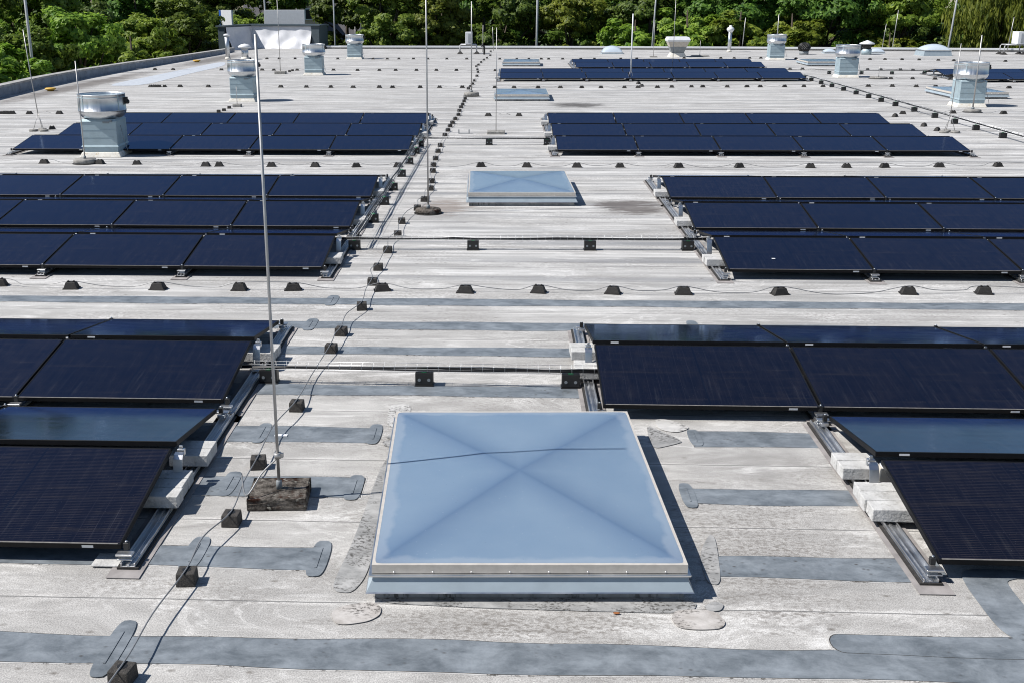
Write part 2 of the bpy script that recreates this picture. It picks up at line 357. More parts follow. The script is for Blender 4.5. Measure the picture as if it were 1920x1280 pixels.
M = dict(
 roof=mat_roof(),
 strip=mat_strip('strip_membrane', (0.110, 0.126, 0.140), (0.232, 0.256, 0.278), 0.9, 0.45),
 flash=mat_strip('flashing_membrane', (0.22, 0.22, 0.215), (0.40, 0.395, 0.385), 1.0, 0.6, True),
 pale=mat_strip('pale_membrane', (0.40, 0.39, 0.375), (0.54, 0.53, 0.51), 0.95, 0.75, True),
 corner=mat_strip('corner_membrane', (0.30, 0.275, 0.25), (0.50, 0.475, 0.45), 1.0, 0.8, True),
 bluepatch=mat_strip('bluish_membrane', (0.42, 0.45, 0.49), (0.52, 0.55, 0.59), 0.2, 0.6),
 glass=mat_glass(),
 frame=simple('black_anodised', (0.008, 0.008, 0.009), 0.5, 0.0, 0.2, 12, 0, 0.15),
 frame_dust=simple('dusty_edge', (0.16, 0.15, 0.14), 0.7, 0.0, 0.3, 20),
 white_label=simple('white_label', (0.62, 0.63, 0.64), 0.5),
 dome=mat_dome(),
 alu=mat_galv('aluminium', (0.80, 0.80, 0.80), 0.36, False),
 alu_frame=simple('weathered_aluminium_frame', (0.56, 0.52, 0.465), 0.5, 0.15, 0.10, 20),
 curb=simple('skylight_curb', (0.34, 0.40, 0.44), 0.45, 0.1, 0.08, 6),
 rail=mat_galv('aluminium_rail', (0.72, 0.73, 0.74), 0.42, False),
 galv=mat_galv('galvanised_drum', (0.70, 0.72, 0.74), 0.40, True),
 duct=mat_galv('galvanised_duct', (0.42, 0.52, 0.56), 0.55, False, 0.35),
 plaster=simple('white_plaster', (0.72, 0.69, 0.62), 0.8, 0, 0.12, 9, 0.2, dirt=(0.50, 0.38, 0.22)),
 concrete=simple('pale_concrete', (0.50, 0.495, 0.48), 0.85, 0, 0.18, 11, 0.6, dirt=(0.33, 0.32, 0.30), world=True),
 greycon=simple('grey_concrete', (0.27, 0.26, 0.24), 0.9, 0, 0.3, 16, 0.4, dirt=(0.12, 0.11, 0.10)),
 moss=mat_moss(),
 rubber=simple('black_rubber', (0.022, 0.020, 0.018), 0.72, 0, 0.35, 30, 0.3, dirt=(0.055, 0.050, 0.045), world=True),
 bitumen=simple('weathered_black_block', (0.040, 0.036, 0.032), 0.85, 0, 0.35, 30, 0.5, dirt=(0.095, 0.085, 0.075), world=True),
 plastic=simple('black_plastic', (0.014, 0.014, 0.014), 0.5, 0, 0.2, 20),
 green=simple('green_clip', (0.03, 0.28, 0.10), 0.5),
 wire=simple('aluminium_wire', (0.30, 0.30, 0.30), 0.5, 0.6),
 cable=simple('black_cable', (0.012, 0.012, 0.013), 0.5),
 mast=mat_galv('mast_metal', (0.50, 0.49, 0.48), 0.5, False, 0.8),
 poles=simple('painted_grey_pole', (0.45, 0.46, 0.47), 0.5, 0.2),
 whitep=simple('white_paint', (0.72, 0.73, 0.74), 0.5, 0, 0.05),
 bluep=simple('blue_paint', (0.02, 0.10, 0.42), 0.5),
 dark=simple('dark_cladding', (0.055, 0.075, 0.088), 0.55),
 tarp=simple('white_sheeting', (0.62, 0.625, 0.65), 0.5, 0, 0.06, 3, 0.1),
 parapet=simple('parapet_membrane', (0.20, 0.24, 0.30), 0.6, 0, 0.25, 2.5, 0.2, dirt=(0.10, 0.11, 0.13)),
 coping=simple('coping_concrete', (0.36, 0.355, 0.34), 0.85, 0, 0.3, 3, 0.3, dirt=(0.14, 0.14, 0.13)),
 yellow=simple('yellow_cap', (0.62, 0.38, 0.06), 0.6),
 opal=simple('opal_dome', (0.50, 0.57, 0.64), 0.25, 0, 0.04),
 beige=simple('beige_metal', (0.52, 0.47, 0.40), 0.6),
 mesh=simple('grey_mesh', (0.22, 0.24, 0.25), 0.6),
 brick=simple('brick_wall', (0.30, 0.17, 0.12), 0.9, 0, 0.25, 30),
 tiles=simple('slate_roof_tiles', (0.10, 0.095, 0.10), 0.8, 0, 0.3, 12, 0.4),
 wallp=simple('pale_render_wall', (0.55, 0.42, 0.33), 0.85),
 bark=simple('bark', (0.07, 0.055, 0.04), 0.95, 0, 0.4, 12, 0.8),
 grass=simple('grass_ground', (0.05, 0.075, 0.025), 0.95, 0, 0.5, 0.6, 0.5),
 facade=simple('hall_facade', (0.40, 0.40, 0.39), 0.8),
 mat=simple('brownish_protection_mat', (0.27, 0.25, 0.24), 0.85, 0, 0.3, 6),
 brownleaf=simple('dry_leaf', (0.28, 0.10, 0.03), 0.8),
)
LEAF = [mat_leaf('leaf_dark', (0.045, 0.105, 0.020), (0.185, 0.300, 0.048)),
        mat_leaf('leaf_mid', (0.062, 0.135, 0.020), (0.245, 0.370, 0.054)),
        mat_leaf('leaf_light', (0.090, 0.170, 0.020), (0.330, 0.440, 0.060)),
        mat_leaf('leaf_olive', (0.085, 0.140, 0.022), (0.285, 0.350, 0.055))]

# ------------------------------------------------------------------ ground, roof, parapet
gr = MB().add([(-700,-500,-6),(700,-500,-6),(700,900,-6),(-700,900,-6)], [(0,1,2,3)]).build('ground', M['grass']); tag(gr, kind='structure')
LEFT = [(-17.1,-8),(-17.1,30),(-17.35,38),(-17.85,44),(-18.02,49),(-17.9,55),(-17.55,62),(-17.3,69),(-17.2,73.4)]
FARP = [g(420,97.5), g(640,92.3), g(1000,93.0), g(1400,94.6), g(1920,98.0)]
FARP = [(-17.2, 78.2)] + [(p.x, p.y) for p in FARP[1:]] + [(44.0, 68.5)]
outer = [(x-0.35, y) for x, y in LEFT] + [(FARP[0][0]-0.35, FARP[0][1]+0.35)] + [(x, y+0.35) for x, y in FARP[1:]] + [(44.0, -8)]
roof = MB().prism(outer, -6.0, 0.0).build('roof', M['roof']); tag(roof, kind='structure')

def ribbon_wall(pts, h, th, side, hs=None):
    """wall of thickness th standing along pts; side=+1 grows to the left of travel"""
    mb = MB(); n = len(pts); L = []
    for i, p in enumerate(pts):
        a = Vector(pts[max(i-1,0)]); b = Vector(pts[min(i+1,n-1)]); t = (b-a).normalized(); nn = Vector((-t.y, t.x))*side
        hh = h if hs is None else hs[i]
        L.append((Vector((p[0],p[1])), Vector((p[0],p[1]))+nn*th, hh))
    return L
def wall_mesh(L, z0, z1f):
    mb = MB()
    vs = []
    for a, b, h in L: vs += [(a.x,a.y,z0(h)),(b.x,b.y,z0(h)),(b.x,b.y,z1f(h)),(a.x,a.y,z1f(h))]
    fs = [(0,1,2,3), tuple(reversed([4*(len(L)-1)+k for k in range(4)]))]
    for i in range(len(L)-1):
        for k in range(4): fs.append((4*i+k, 4*i+(k+1)%4, 4*i+4+(k+1)%4, 4*i+4+k))
    return mb.add(vs, fs)
hs = [0.40,0.40,0.40,0.40,0.38,0.35,0.30,0.27,0.25]
par = empty('parapet_wall', (0,0,0)); tag(par, 'low bluish-grey parapet wall along the left edge of the roof, with weathered coping', 'wall')
L = ribbon_wall(LEFT, 0.4, 0.30, 1, hs)
wall_mesh(L, lambda h: 0.0, lambda h: h-0.07).build('upstand', M['parapet'], par)
L2 = [(a+(a-b)*0.12, b+(b-a)*0.1, h) for a, b, h in L]
wall_mesh(L2, lambda h: h-0.07, lambda h: h).build('coping', M['coping'], par)
fw = empty('edge_upstand'); tag(fw, 'low pale edge upstand running along the far end of the roof', 'wall')
L = ribbon_wall(FARP, 0.15, 0.25, 1)
wall_mesh(L, lambda h: 0.0, lambda h: 0.10).build('upstand', M['greycon'], fw)
L2 = [(a+(a-b)*0.15, b, h) for a, b, h in L]
wall_mesh(L2, lambda h: 0.10, lambda h: 0.20).build('coping', M['whitep'], fw)

# sheets welded on to the roof: strips, end patches, flashings (parts of the roof)
def sheet(name, poly, z, mat):
    o = MB().prism(poly, z-0.003, z).build(name, mat, roof); return o
def strip(y0, y1, x0, x1, ends=(0,0), z=0.004, mat='strip'):
    n = max(2, int((x1-x0)/0.25)); lo = []; hi = []
    for i in range(n+1):
        x = x0+(x1-x0)*i/n; j = lambda s: 0.012*math.sin(x*1.9+s)+0.008*math.sin(x*5.3+s*2)+rng.uniform(-.004,.004)
        lo.append((x, y0+j(y0))); hi.append((x, y1+j(y1+3)))
    def cap(p, q, d):
        c = ((p[0]+q[0])/2, (p[1]+q[1])/2); r = abs(q[1]-p[1])/2
        return [(c[0]+d*r*0.7*math.sin(a), c[1]-r*math.cos(a)) for a in [math.pi*k/8 for k in range(1, 8)]]
    poly = list(lo)
    if ends[1]: poly += cap(lo[-1], hi[-1], 1)
    poly += hi[::-1]
    if ends[0]: poly += [p for p in reversed(cap(lo[0], hi[0], -1))]
    sheet('membrane_strip', poly, z, M[mat])
    cxm = (x0+x1)/2; cym = (y0+y1)/2
    edge = [(p[0]+(0.012 if p[0] > x1-0.3 else -0.012 if p[0] < x0+0.3 else 0), p[1]+(0.011 if p[1] > cym else -0.011)) for p in poly]
    sheet('weld_edge', edge, z-0.0022, M['pale'])
    rim_poly = [(p[0]+(0.004 if p[0] > x1-0.3 else -0.004 if p[0] < x0+0.3 else 0), p[1]+(0.006 if p[1] > cym else -0.002)) for p in poly]
    sheet('dark_rim', rim_poly, z-0.0010, M['bitumen'])  # narrow dark rim round the strip, widest along its far edge
def stadium(px, py, L=0.46, W=0.13, rz=0.0, z=0.008, mat='strip'):
    c = g(px, py); p = []
    for k in range(24):
        a = 2*math.pi*k/24; ex = 0.5
        x = W/2*math.copysign(abs(math.cos(a))**ex, math.cos(a)); y = L/2*math.copysign(abs(math.sin(a))**0.75, math.sin(a))
        p.append((c.x+x*math.cos(rz)-y*math.sin(rz), c.y+x*math.sin(rz)+y*math.cos(rz)))
    sheet('end_patch', p, z, M[mat])
    cx, cy = c.x, c.y

    MB().box(cx-0.006, cx+0.006, cy-L*0.28, cy+L*0.28, z-0.001, z+0.004).build('weld_ridge', M['strip'], roof)
def outline(pxs, z, mat, name='flashing_sheet'):
    P = [(v.x, v.y) for v in (g(x, y) for x, y in pxs)]
    for _ in range(3):                                  # round the corners
        P = [q for i in range(len(P)) for q in ((P[i][0]*.8+P[(i+1)%len(P)][0]*.2, P[i][1]*.8+P[(i+1)%len(P)][1]*.2), (P[i][0]*.2+P[(i+1)%len(P)][0]*.8, P[i][1]*.2+P[(i+1)%len(P)][1]*.8))]
    sheet(name, P, z, M[mat])
strip(5.03, 5.31, -6, 9); strip(5.27, 5.46, 1.80, 9, (1,0), 0.0055)
strip(6.08, 6.35, -7, -1.10); strip(6.07, 6.34, 1.22, 2.62)
strip(7.11, 7.43, -2.5, -0.98); strip(7.10, 7.33, 1.28, 2.55)
strip(8.11, 8.42, -2.5, -1.02); strip(8.13, 8.43, 1.45, 2.5)
strip(9.19, 9.46, -8, 8); strip(10.35, 10.61, -8, 8); strip(11.22, 11.50, -9, 9); strip(12.18, 12.46, -10, 10)
for a in ((598,1047,.46,.12),(365,1037,.44,.13),(430,907,.42,.12),(664,914,.42,.12),(491,812,.42,.11),(702,814,.42,.11),(582,609,.44,.13),(622,564,.44,.14),
          (1303,821,.34,.10),(1290,929,.40,.10),(214,1215,.55,.12),(1300,612,.4,.12)): stadium(*a)
outline([(740,838),(712,880),(690,940),(660,1020),(622,1098),(630,1110),(660,1112),(684,1085),(700,1040),(722,960),(748,870),(757,845)], 0.006, 'flash')
outline([(700,1100),(1310,1122),(1300,1151),(1100,1146),(900,1140),(700,1130)], 0.006, 'flash')
outline([(730,762),(742,757),(772,759),(766,790),(752,803),(724,800)], 0.0065, 'pale')
outline([(724,822),(728,816),(758,800),(775,800),(772,826),(752,830),(738,824)], 0.0075, 'flash')
outline([(716,830),(724,826),(764,824),(760,838),(722,838)], 0.0085, 'flash')
outline([(1212,798),(1232,806),(1283,828),(1262,834),(1226,842),(1216,820)], 0.0065, 'flash')
outline([(1225,788),(1240,786),(1262,789),(1297,802),(1270,812),(1236,806)], 0.0075, 'pale')
outline([(620,1150),(632,1140),(664,1133),(700,1130),(716,1140),(712,1155),(690,1166),(650,1172),(628,1170)], 0.008, 'corner')
outline([(1258,1162),(1264,1146),(1300,1143),(1340,1146),(1362,1168),(1352,1180),(1310,1182),(1272,1178)], 0.008, 'corner')
outline([(1330,1000),(1342,1010),(1352,1086),(1345,1098),(1325,1092),(1310,1040)], 0.0065, 'flash')
outline([(1340,1128),(1358,1134),(1352,1146),(1330,1148),(1318,1138)], 0.0085, 'flash')
outline([(1800,1084),(1885,1198),(1960,1200),(1940,1160),(1890,1098),(1888,1088),(1930,1082),(1930,1070),(1810,1066)], 0.0062, 'strip')
outline([(190,162),(300,140),(408,117.5),(424,117.5),(420,124.5),(350,140),(270,161)], 0.006, 'bluepatch')

# ------------------------------------------------------------------ solar arrays
TILT = math.asin((0.2926-0.13)/1.134); W_P, D_P = 1.722, 1.134; PITCHX = 1.742
def build_panel():
    r = empty('solar_panel')
    fr = MB()
    for a in ((-W_P/2, W_P/2, 0, 0.012), (-W_P/2, W_P/2, D_P-0.012, D_P)): fr.box(*a, -0.035, 0)
    for a in ((-W_P/2, -W_P/2+0.012, 0.012, D_P-0.012), (W_P/2-0.012, W_P/2, 0.012, D_P-0.012)): fr.box(*a, -0.035, 0)
    fr.build('frame', M['frame'], r, 0.0015, 1)
    MB().box(-W_P/2+0.012, W_P/2-0.012, -D_P/2+0.012, D_P/2-0.012, -0.006, 0).build('glass', M['glass'], r, loc=(0, D_P/2, -0.0015))
    MB().box(-W_P/2+0.02, W_P/2-0.02, 0.0005, 0.0115, 0, 0.0012).build('dusty_lip', M['frame_dust'], r)
    MB().box(0.62, 0.69, -0.0012, 0, -0.028, -0.012).build('sticker', M['white_label'], r)
    return r
PANEL = Kind(build_panel)
def build_away():
    r = empty('solar_panel')                     # the same module turned round: its high edge carries the sticker
    fr = MB()
    for a in ((-W_P/2, W_P/2, 0, 0.012), (-W_P/2, W_P/2, D_P-0.012, D_P)): fr.box(*a, -0.035, 0)
    for a in ((-W_P/2, -W_P/2+0.012, 0.012, D_P-0.012), (W_P/2-0.012, W_P/2, 0.012, D_P-0.012)): fr.box(*a, -0.035, 0)
    fr.build('frame', M['frame'], r, 0.0015, 1)
    MB().box(-W_P/2+0.012, W_P/2-0.012, -D_P/2+0.012, D_P/2-0.012, -0.006, 0).build('glass', M['glass'], r, loc=(0, D_P/2, -0.0015))
    MB().box(-0.70, -0.63, -0.0012, 0, -0.026, -0.012).build('sticker', M['white_label'], r)
    return r
AWAY = Kind(build_away)
def build_ridge_post():
    r = empty('ridge_bracket')
    pts = [(-0.02,0.05),(-0.015,0.11),(0.0,0.17),(0.012,0.22),(0.035,0.245),(0.075,0.25)]
    mb = MB(); vs = []
    for y, z in pts: vs += [(-0.032, y, z), (0.032, y, z), (0.032, y+0.006, z), (-0.032, y+0.006, z)]
    fs = [(0,1,2,3), (23,22,21,20)]
    for i in range(5):
        for k in range(4): fs.append((4*i+k, 4*i+(k+1)%4, 4*i+4+(k+1)%4, 4*i+4+k))
    mb.add(vs, fs); mb.box(-0.035, 0.035, -0.10, 0.10, 0.046, 0.052)
    mb.build('bent_plate', M['alu'], r)
    MB().box(-0.025, 0.025, 0.09, 0.125, 0.215, 0.262).box(-0.012,0.012,0.10,0.114,0.262,0.286).build('clamp', M['rail'], r, 0.002, 1)
    return r
POST = Kind(build_ridge_post)
def build_foot():
    r = empty('valley_clamp')
    MB().box(-0.045, 0.045, -0.05, -0.02, 0.047, 0.056).box(-0.03, 0.03, -0.02, 0.03, 0.047, 0.075).box(-0.05, 0.05, -0.055, 0.0, 0.075, 0.088).build('bracket', M['rail'], r, 0.002, 1)
    MB().box(-0.016, 0.016, 0.0, 0.03, 0.09, 0.137).build('clamp', M['plastic'], r, 0.002, 1)
    MB().lathe([(0.008, 0.137), (0.008, 0.146), (0.005, 0.148)], 8, 0, 0.015).build('bolt', M['alu'], r)
    return r
FOOT = Kind(build_foot)
def rail(x, y0, y1, label, group):
    r = empty('mounting_rail', (x, y0, 0))
    Ln = y1-y0
    MB().box(-0.065, 0.065, 0, Ln, 0.009, 0.022).build('rubber_pad', M['rubber'], r)
    MB().box(-0.045, 0.045, 0.01, Ln-0.01, 0.022, 0.027).box(-0.045, -0.036, 0.01, Ln-0.01, 0.027, 0.047).box(0.036, 0.045, 0.01, Ln-0.01, 0.027, 0.047)\
        .box(-0.008, 0.008, 0.01, Ln-0.01, 0.027, 0.036).build('channel', M['rail'], r, 0.0015, 1)
    MB().box(-0.10, 0.10, -0.10, Ln, 0.0045, 0.0085).build('protection_mat', M['mat'], r)
    tag(r, label, 'rail', group)
RIDGE, VALLEY, PAIR = 0.13, 0.20, 2.573
def array(name, x_left, cols, y_rows, starts=None, sides='both'):
    """cols modules from x_left; y_rows = Y of the low edge of each camera-facing row; starts = columns missing at the left per row"""
    n_rows = len(y_rows); row_words = {1:['only row'],2:['front row','back row'],3:['front row','middle row','back row'],4:['front row','second row','third row','back row']}[n_rows]
    c8 = 1.134*math.cos(TILT)
    for ri, y0 in enumerate(y_rows):
        st = (starts or [0]*n_rows)[ri]
        for c in range(st, cols):
            xc = x_left + (c+0.5)*PITCHX; pos = ordl(c-st, cols-st)
            PANEL.put((xc, y0, 0.13), f'camera-facing black solar panel, {pos}, {row_words[ri]} of {name} array', 'solar panel', f'solar panels of the {name} array', rx=TILT+R(rng.uniform(-.22,.22)), rz=R(rng.uniform(-.15,.15)))
            AWAY.put((xc, y0+c8+RIDGE, 0.2926), f'away-sloping black solar panel, {pos}, behind {row_words[ri]} of {name} array', 'solar panel', f'solar panels of the {name} array', rx=-TILT+R(rng.uniform(-.22,.22)), rz=R(rng.uniform(-.15,.15)))
        for c in range(st, cols+1):
            x = x_left + c*PITCHX; pos = ordl(c-st, cols+1-st)
            y1 = y0 + 2*c8 + RIDGE + 0.16
            rail(x + (0.05 if c == cols else -0.05 if c == st else 0), y0-0.09, y1-0.003, f'aluminium mounting rail, {pos}, under {row_words[ri]} of {name} array', f'mounting rails of the {name} array')
            xx = x + (0.035 if c == cols else -0.035 if c == st else 0)
            POST.put((xx, y0+c8-0.03, 0), f'bent metal ridge bracket, {pos}, behind {row_words[ri]} of {name} array', 'bracket', f'ridge brackets of the {name} array')
            FOOT.put((x + (0.02 if c == cols else -0.02 if c == st else 0), y0, 0), f'front panel clamp, {pos}, below {row_words[ri]} of {name} array', 'clamp', f'front clamps of the {name} array')
            FOOT.put((x + (0.02 if c == cols else -0.02 if c == st else 0), y0+2*c8+RIDGE+0.02, 0), f'rear panel clamp, {pos}, behind {row_words[ri]} of {name} array', 'clamp', f'rear clamps of the {name} array', rz=math.pi)
XL = -2.29
array('nearest left', XL-3*PITCHX, 3, [6.11, 8.69])
array('nearest right', 0.79, 4, [6.10, 8.68], [1, 0])
array('middle left', -2.22-5*PITCHX, 5, [13.46, 16.03, 18.60])
array('middle right', 2.67, 4, [13.49, 16.06, 18.63])
array('upper left', -2.09-5*PITCHX, 5, [24.59, 27.20, 29.80])
array('upper right', 1.08, 5, [24.62, 27.23, 29.85])
array('farthest centre', -0.30, 7, [46.95, 49.55, 54.5, 57.1], [0, 0, 2, 2])
array('farthest right', 17.95, 3, [46.3, 48.9], [0, 0])

# ballast pavers on the end rails
def build_paver():
    mb = MB().box(-0.14, 0.14, -0.072, 0.072, 0, 0.085)
    return mb.build('ballast_paver', M['concrete'], None, 0.006, 2)
PAVER = Kind(build_paver)
def ballast(name, x, ys, side, row, z=0.05):
    n = len(ys)
    for i, y in enumerate(ys):
        pos = ordl(i, n, 'nearest', 'farthest') if n > 1 else 'only one'
        PAVER.put((x+rng.uniform(-.008,.008), y, z), f'pale ballast paver, {pos}, {side} end of {row}, {name} array', 'paver', f'ballast pavers of the {name} array', rz=rng.uniform(-.03,.03))
ballast('nearest left', -2.29, [6.86, 7.01, 7.16], 'right', 'front row'); ballast('nearest left', -2.27, [7.56, 7.71], 'right', 'panels behind front row')
ballast('nearest left', -2.27, [10.02, 10.17], 'right', 'panels behind back row')
ballast('nearest right', 2.50, [6.83, 6.98, 7.13], 'left', 'front row'); ballast('nearest right', 2.50, [7.50, 7.65], 'left', 'panels behind front row')
ballast('nearest right', 0.76, [9.62, 9.77], 'left', 'back row'); ballast('nearest right', 0.76, [10.16, 10.31], 'left', 'panels behind back row')
for nm, xe, sd, y0s in (('middle left', -2.22, 'right', (13.46,16.03,18.60)), ('middle right', 2.64, 'left', (13.49,16.06,18.63)), ('upper left', -2.08, 'right', (24.59,27.2,29.8)), ('upper right', 1.04, 'left', (24.62,27.23,29.85))):
    for y0, rw in zip(y0s, ('front row', 'middle row', 'back row')):
        ballast(nm, xe, [y0+0.58, y0+0.74], sd, rw)
ballast('farthest right', 17.88, [47.1, 47.26], 'left', 'front row'); ballast('farthest centre', -0.36, [47.7, 47.86], 'left', 'front row')

# ------------------------------------------------------------------ skylights
def build_skylight():
    r = empty('skylight'); Wd, Dp = 1.72, 2.40
    MB().frustum(Wd-0.02, Dp-0.02, 0.0, Wd-0.04, Dp-0.04, 0.08).build('upstand', M['flash'], r)
    cb = MB().frustum(Wd+0.06, Dp+0.08, 0.088, Wd-0.02, Dp, 0.195); cb.build('curb', M['curb'], r)
    MB().frustum(Wd+0.07, Dp+0.09, 0.080, Wd+0.06, Dp+0.08, 0.088).build('drip_edge', M['alu'], r)
    MB().box(-Wd/2-0.018, Wd/2+0.018, -Dp/2-0.02, Dp/2+0.02, 0.195, 0.214).build('flange', M['alu'], r, 0.006, 2)
    fr = MB(); a, b = Wd/2, Dp/2
    for (x0,x1,y0,y1) in ((-a,a,-b,-b+0.05),(-a,a,b-0.05,b),(-a,-a+0.05,-b+0.05,b-0.05),(a-0.05,a,-b+0.05,b-0.05)): fr.box(x0,x1,y0,y1,0.217,0.285)
    fo = fr.build('frame', M['alu_frame'], r)
    for k in range(8):
        x = -a+0.12+k*(Wd-0.24)/7; MB().lathe([(0.006,-0.004),(0.005,0.002),(0.002,0.004)], 8, M=Matrix.Translation((x,-b,0.228)) @ Matrix.Rotation(R(90),4,'X')).build('screw_head', M['alu'], fo)
    # soft-ridged shallow pyramid: a height field with rounded hips
    n = 96; vs = []; fs = []
    for j in range(n+1):
        for i in range(n+1):
            u = -1+2*i/n; v = -1+2*j/n
            du = 1-abs(u); dv = 1-abs(v)
            k = 0.02; mn = -k*math.log(math.exp(-du/k)+math.exp(-dv/k)); mn = max(0.0, mn+k*math.log(2)*max(0, 1-min(du, dv)*6))
            w_ = (du-dv)/0.15; lim = min(1.0, min(du, dv)*5)*min(1.0, (2-du-dv)*3+0.25)
            h = 0.058*mn + 0.006*math.exp(-(w_*w_+0.004)**0.5)*lim
            vs.append((u*(a-0.006), v*(b-0.006), 0.2835+h))
    for j in range(n):
        for i in range(n): fs.append((j*(n+1)+i, j*(n+1)+i+1, (j+1)*(n+1)+i+1, (j+1)*(n+1)+i))
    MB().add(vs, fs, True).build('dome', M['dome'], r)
    return r
SKY = Kind(build_skylight)
def skylight(px_l, px_r, py, z, label):
    a = g(px_l, py, z); b = g(px_r, py, z); d = b-a; s = d.length/1.72
    c = (a+b)/2; rz = math.atan2(d.y, d.x); fwd = Vector((-math.sin(rz), math.cos(rz), 0))
    c = c + fwd*1.2*s; SKY.put((c.x, c.y, 0), label, 'skylight', 'rooflights with bluish pyramid domes', rz, scale=(s, s, 0.76))
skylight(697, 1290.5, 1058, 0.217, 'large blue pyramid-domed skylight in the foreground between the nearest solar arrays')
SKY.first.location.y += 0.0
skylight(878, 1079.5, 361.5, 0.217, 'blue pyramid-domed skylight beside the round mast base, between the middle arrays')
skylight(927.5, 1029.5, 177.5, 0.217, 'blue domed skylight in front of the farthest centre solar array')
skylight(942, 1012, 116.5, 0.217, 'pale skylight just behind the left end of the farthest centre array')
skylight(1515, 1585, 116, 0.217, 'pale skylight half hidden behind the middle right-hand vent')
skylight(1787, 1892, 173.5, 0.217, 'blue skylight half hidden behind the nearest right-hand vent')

# ------------------------------------------------------------------ roof vents
def build_vent():
    r = empty('roof_vent')
    MB().frustum(0.90, 0.90, 0, 0.80, 0.80, 0.11).build('curb', M['plaster'], r, 0.02, 2)
    d = MB().frustum(0.76, 0.76, 0.11, 0.76, 0.76, 0.77); do = d.build('duct', M['duct'], r, 0.012, 2)
    MB().frustum(0.775, 0.775, 0.215, 0.80, 0.80, 0.222).frustum(0.80,0.80,0.222,0.765,0.765,0.26).build('flange', M['duct'], do)
    MB().box(-0.385, 0.385, -0.385, -0.3805, 0.42, 0.424).box(-0.385, 0.385, -0.385, -0.3805, 0.58, 0.584).build('crease', M['duct'], do)
    MB().frustum(0.78,0.78,0.755,0.70,0.70,0.802).build('top_plate', M['duct'], r)
    prof = [(0.30,0.78),(0.37,0.80),(0.43,0.83),(0.475,0.875),(0.498,0.93),(0.502,0.965),(0.508,0.967),(0.508,0.975),(0.500,0.98),(0.497,1.15),(0.495,1.295),(0.502,1.30),(0.502,1.31),(0.485,1.31),(0.483,1.29),(0.48,1.18),(0.20,1.16)]
    dr = MB().lathe(prof, 64).build('drum', M['galv'], r)
    MB().box(-0.012,0.012,-0.503,-0.496,0.98,1.295,Matrix.Rotation(R(-35),4,'Z')).box(-0.012,0.012,-0.503,-0.496,0.98,1.295,Matrix.Rotation(R(60),4,'Z')).lathe([(0.4985,1.24),(0.5035,1.243),(0.5035,1.25),(0.4985,1.253)],64).build('seam', M['duct'], dr)
    MB().box(0.49,0.56,-0.05,0.05,1.12,1.24).lathe([(0.05,0.0),(0.05,0.07),(0.03,0.09)],12,M=Matrix.Translation((0.5,0.02,1.14))@Matrix.Rotation(R(90),4,'Y')).build('isolator_switch', M['plastic'], r, 0.01, 2)
    MB().box(0.10,0.24,-0.395,-0.382,0.72,0.76).box(0.26,0.30,-0.42,-0.38,0.745,0.79).build('hinge', M['mesh'], r)
    MB().tube([(0.42,-0.2,0.66),(0.47,-0.22,0.4),(0.55,-0.26,0.14),(0.50,-0.3,0.05)], 0.006, 6).build('earth_lead', M['wire'], r)
    return r
VENT = Kind(build_vent)
for px, py, rz, lab in ((187,296,0.03,'galvanised drum roof vent in front of the upper left array, nearest of the left line'),
                    (453,192,0.02,'galvanised drum roof vent behind the upper left array, second of left line'),
                    (587,142,0.02,'galvanised drum roof vent with the white sheeting just behind it'),
                    (664,112,0.0,'smallest galvanised drum vent on the left, against the trees'),
                    (1457,113.5,0.0,'galvanised drum vent right of the tall white pipe, against the trees'),
                    (1591,146.5,-0.02,'galvanised drum vent right of the farthest centre array'),
                    (1823,202,-0.03,'large galvanised drum vent on rust-stained curb near the right edge')):
    a = g(px, py); VENT.put((a.x, a.y+0.44, 0), lab, 'roof vent', 'drum-topped roof vents', rz)

def thing_at(name, px, py, label, cat, group=None):
    return tag(empty(name, g(px, py)), label, cat, group)
h = thing_at('exhaust_hood', 1269, 107, 'flared exhaust hood with beige band and pale lid, by the far edge', 'exhaust hood')
MB().frustum(0.95,0.95,0,0.72,0.72,0.22).build('curb', M['plaster'], h)
MB().frustum(0.66,0.66,0.22,0.92,0.92,0.56).build('mesh_band', M['mesh'], h)
MB().frustum(0.92,0.92,0.56,1.16,1.16,0.84).build('beige_band', M['beige'], h)
MB().frustum(1.20,1.20,0.84,1.26,1.26,0.93).frustum(1.26,1.26,0.93,1.10,1.10,1.08).build('lid', M['whitep'], h)
def pipe(px, py, ht, r, lab, cap):
    p = thing_at('vent_pipe', px, py, lab, 'vent pipe', 'round metal vent pipes')
    MB().lathe([(r,0),(r,ht)], 20).build('pipe', M['galv'], p)
    MB().lathe([(r*1.5,0),(r*1.05,0.12)], 20).build('collar', M['plaster'], p)
    MB().lathe(cap, 24).build('cap', M['whitep'], p)
pipe(427.5, 112, 1.28, 0.12, 'slim tall metal vent pipe left of the stubby capped pipe', [(0.13,1.24),(0.17,1.26),(0.17,1.32),(0.10,1.36),(0.02,1.37)])
pipe(460, 112, 0.66, 0.19, 'stubby vent pipe with wide mushroom cap behind second left vent', [(0.20,0.60),(0.36,0.63),(0.36,0.71),(0.20,0.80),(0.02,0.84)])
pipe(1367, 98, 1.18, 0.11, 'tall white vent pipe with pear-shaped top near the far edge', [(0.11,1.14),(0.20,1.26),(0.23,1.34),(0.18,1.42),(0.10,1.46),(0.09,1.54),(0.03,1.56)])
t = thing_at('turbine_vent', 1507, 103, 'black globe turbine vent right of the tall white pipe', 'turbine vent')
MB().lathe([(0.26,0),(0.26,0.2)], 20).build('base', M['mesh'], t)
mb = MB()
